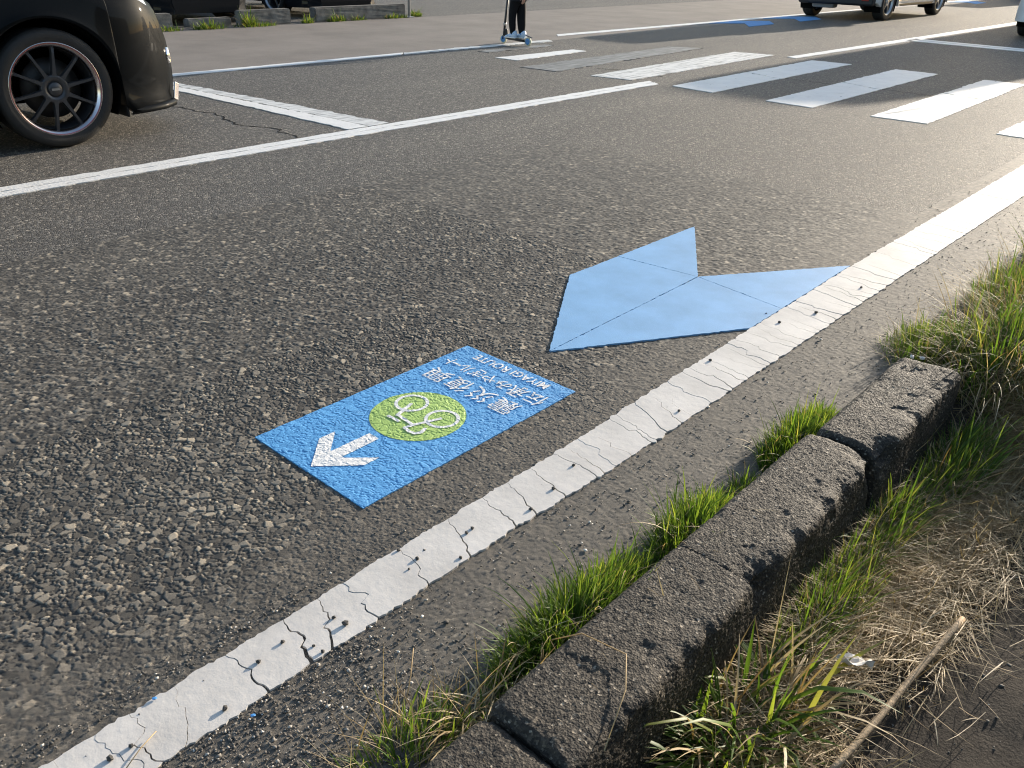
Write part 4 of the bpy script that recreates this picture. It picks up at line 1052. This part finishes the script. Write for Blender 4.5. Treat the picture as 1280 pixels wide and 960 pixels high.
def skin_person():
    J = {}; E = []; RAD = {}
    def j(n_, p_, r_, par=None):
        J[n_] = p_; RAD[n_] = r_
        if par: E.append((par, n_))
    j('pelvis', (.05, 0, .545), (.085, .085)); j('waist', (.045, 0, .63), (.080, .090), 'pelvis'); j('chest', (.03, 0, .76), (.085, .105), 'waist')
    j('upper', (.02, 0, .85), (.065, .095), 'chest'); j('neck', (.015, 0, .915), (.036, .036), 'upper'); j('head0', (.0, 0, .97), (.062, .060), 'neck')
    j('head1', (-.005, 0, 1.04), (.085, .078), 'head0'); j('head2', (.0, 0, 1.11), (.07, .066), 'head1')
    j('nose', (-.090, 0, 1.02), (.012, .010), 'head1')
    for s, nm in ((-1, 'L'), (1, 'R')):
        xo = -.052 if nm == 'L' else .030      # near leg in front, other leg behind on the deck
        j('hip'+nm, (.03+xo*.3, s*.05, .50), (.068, .066), 'pelvis'); j('knee'+nm, (xo+.020, s*.042, .30), (.060, .050), 'hip'+nm)
        j('calf'+nm, (xo+.030, s*.04, .215), (.058, .048), 'knee'+nm)
        j('ank'+nm, (xo+.035, s*.035, .125), (.036, .034), 'calf'+nm); j('heel'+nm, (xo+.040, s*.035, .10), (.030, .028), 'ank'+nm)
    # left (near) arm hangs back, right arm holds the bar
    j('shL', (.025, -.12, .85), (.043, .043), 'upper'); j('elL', (.14, -.155, .705), (.034, .034), 'shL'); j('wrL', (.225, -.15, .575), (.022, .022), 'elL')
    j('paL', (.238, -.148, .545), (.024, .015), 'wrL')
    for k, (dy, ln_) in enumerate(((-.017, .040), (-.006, .046), (.005, .043), (.015, .033))):
        j('f%da' % k, (.246, -.148+dy, .522), (.0075, .0075), 'paL'); j('f%db' % k, (.242, -.148+dy, .522-ln_*.5), (.007, .007), 'f%da' % k); j('f%dc' % k, (.232, -.148+dy, .522-ln_), (.006, .006), 'f%db' % k)
    j('tha', (.226, -.170, .540), (.0085, .0085), 'paL'); j('thb', (.218, -.176, .518), (.0075, .0075), 'tha')
    j('shR', (.015, .12, .85), (.043, .043), 'upper'); j('elR', (-.02, .165, .715), (.034, .034), 'shR'); j('wrR', (-.095, .135, .705), (.022, .022), 'elR'); j('paR', (-.118, .125, .715), (.020, .022), 'wrR')
    for k, dy in enumerate((-.02, -.008, .004, .016)):
        j('g%da' % k, (-.138, .125+dy, .713), (.0075, .0075), 'paR'); j('g%db' % k, (-.138, .125+dy, .692), (.007, .007), 'g%da' % k); j('g%dc' % k, (-.120, .125+dy, .686), (.0065, .0065), 'g%db' % k)
    j('tjR', (-.105, .098, .70), (.008, .008), 'paR')
    nm = list(J); me = bpy.data.meshes.new('person'); me.from_pydata([J[k] for k in nm], [(nm.index(a), nm.index(b_)) for a, b_ in E], [])
    o = bpy.data.objects.new('person_src', me); COL.objects.link(o)
    md = o.modifiers.new('skin', 'SKIN'); md.use_smooth_shade = True
    for k, v in enumerate(me.skin_vertices[0].data): v.radius = RAD[nm[k]]; v.use_root = (nm[k] == 'pelvis')
    sb = o.modifiers.new('sub', 'SUBSURF'); sb.levels = 2; sb.render_levels = 2
    bpy.context.view_layer.update(); dg = bpy.context.evaluated_depsgraph_get()
    m2 = bpy.data.meshes.new_from_object(o.evaluated_get(dg)); bpy.data.objects.remove(o)
    m2.materials.clear()
    for m_ in (M_cloth, M_jacket, M_skin): m2.materials.append(m_)
    Jn = np.array([J[k] for k in nm])
    for p_ in m2.polygons:
        c_ = np.array(p_.center); k = nm[int(np.argmin(((Jn-c_)**2).sum(1)))]
        p_.use_smooth = True
        if k.startswith(('head', 'nose', 'neck', 'pa', 'wr', 'f', 'g', 'th', 'tj')): p_.material_index = 2
        elif k.startswith(('hip', 'knee', 'calf', 'ank', 'heel')): p_.material_index = 0
        else: p_.material_index = 1
    m2.name = 'person'; po_ = bpy.data.objects.new('person', m2); link(po_); return po_
person = skin_person(); person.location = (SX, SY, 0)
tag(person, 'child in black trousers and pale blue shoes riding a kick scooter over the crossing', 'person')
def shoe(x, y):
    bm = bmesh.new(); st_ = [(-.105, .022, .010), (-.09, .034, .022), (-.05, .038, .036), (-.01, .036, .052), (.02, .033, .078), (.05, .034, .085), (.07, .028, .082), (.08, .018, .05)]
    rings = []
    for (xx, hw_, hz) in st_:
        rings.append([bm.verts.new((xx, hw_*math.cos(t), max(0, .005+hz*.5+hz*.5*math.sin(t)))) for t in np.linspace(0, 2*math.pi, 12, endpoint=False)])
    for a, b_ in zip(rings[:-1], rings[1:]):
        for k in range(12): bm.faces.new((a[k], a[(k+1) % 12], b_[(k+1) % 12], b_[k]))
    bm.faces.new(rings[0][::-1]); bm.faces.new(rings[-1])
    o = from_bm('shoe', bm, M_shoe, person, True); o.location = (x, y, .078)
    box('sole', (-.012, 0, .006), (.19, .068, .012), M_sole, o, .004)
    return o
shoe(-.035, -.035); shoe(.050, .035)
bm = bmesh.new(); bmesh.ops.create_uvsphere(bm, u_segments=20, v_segments=12, radius=1)
for v in bm.verts: v.co = Vector((v.co.x*.098+.012, v.co.y*.090, v.co.z*.092+1.075))
bmesh.ops.delete(bm, geom=[v for v in bm.verts if v.co.z < 1.0 or (v.co.x < -.04 and v.co.z < 1.09)], context='VERTS')
from_bm('hair', bm, M_hair, person, True)
for s in (-1, 1):
    bm = bmesh.new(); bmesh.ops.create_icosphere(bm, subdivisions=2, radius=.010); bmesh.ops.translate(bm, verts=bm.verts, vec=(-.078, s*.028, 1.045)); from_bm('eye', bm, M_hair, person, True)
bm = bmesh.new(); rgs = []
for z_, rx_, ry_ in ((.50, .105, .118), (.56, .100, .112), (.64, .092, .105)):
    rgs.append([bm.verts.new((.045+rx_*math.cos(t), ry_*math.sin(t), z_)) for t in np.linspace(0, 2*math.pi, 20, endpoint=False)])
for a, b_ in zip(rgs[:-1], rgs[1:]):
    for k in range(20): bm.faces.new((a[k], a[(k+1) % 20], b_[(k+1) % 20], b_[k]))
from_bm('jacket_hem', bm, M_jacket, person, True)

# ================================================================== leafy screens behind the camera, added out of view to darken car reflections
M_hcore = flat('added_hedge_inner', (.02, .03, .012), .9, vscale=6, var=.5)
def added_hedge(label, x, y0, y1, hgt, dp, seed):
    root = tag(empty('added_hedge', (x, (y0+y1)/2, -.1)), label, 'added_hedge', 'added leafy screens behind the camera'); L = y1-y0; rs = np.random.default_rng(seed)
    X, Z = np.meshgrid(np.linspace(0, 1, 40), np.linspace(0, 1, 24))
    bmx = bmesh.new(); bmesh.ops.create_cube(bmx, size=1.0); bmesh.ops.subdivide_edges(bmx, edges=bmx.edges[:], cuts=9, use_grid_fill=True)
    for v in bmx.verts:
        q = Vector((v.co.x*dp, v.co.y*L, (v.co.z+.5)*hgt)); v.co = q+Vector((rs.normal(0, .05), rs.normal(0, .05), rs.normal(0, .05) if v.co.z > -.4 else 0))
    from_bm('inner_mass', bmx, M_hcore, root)
    n = 2600; px = rs.uniform(-dp/2, dp/2, n); py = rs.uniform(-L/2, L/2, n); pz = rs.uniform(0, hgt, n)
    k = rs.random(n) < .7; px = np.where(k, -dp/2+rs.normal(0, .06, n), px); pz = np.where(k, pz, hgt+rs.normal(0, .05, n))
    blade_obj('leaves', (px, py, pz, rs.uniform(.12, .24, n), rs.uniform(.06, .11, n), rs.uniform(0, 6.28, n), rs.uniform(.2, 1.6, n), rs.uniform(0, .8, n)), M_weed, root, rs, 2)
added_hedge('unseen leafy screen added behind the camera to darken car reflections, nearest the crossing', 6.5, 2, 16, 3.6, 1.2, 1)
added_hedge('unseen leafy screen added behind the camera to darken car reflections, opposite the black hatchback', 6.4, -12.2, 1.8, 3.8, 1.2, 2)
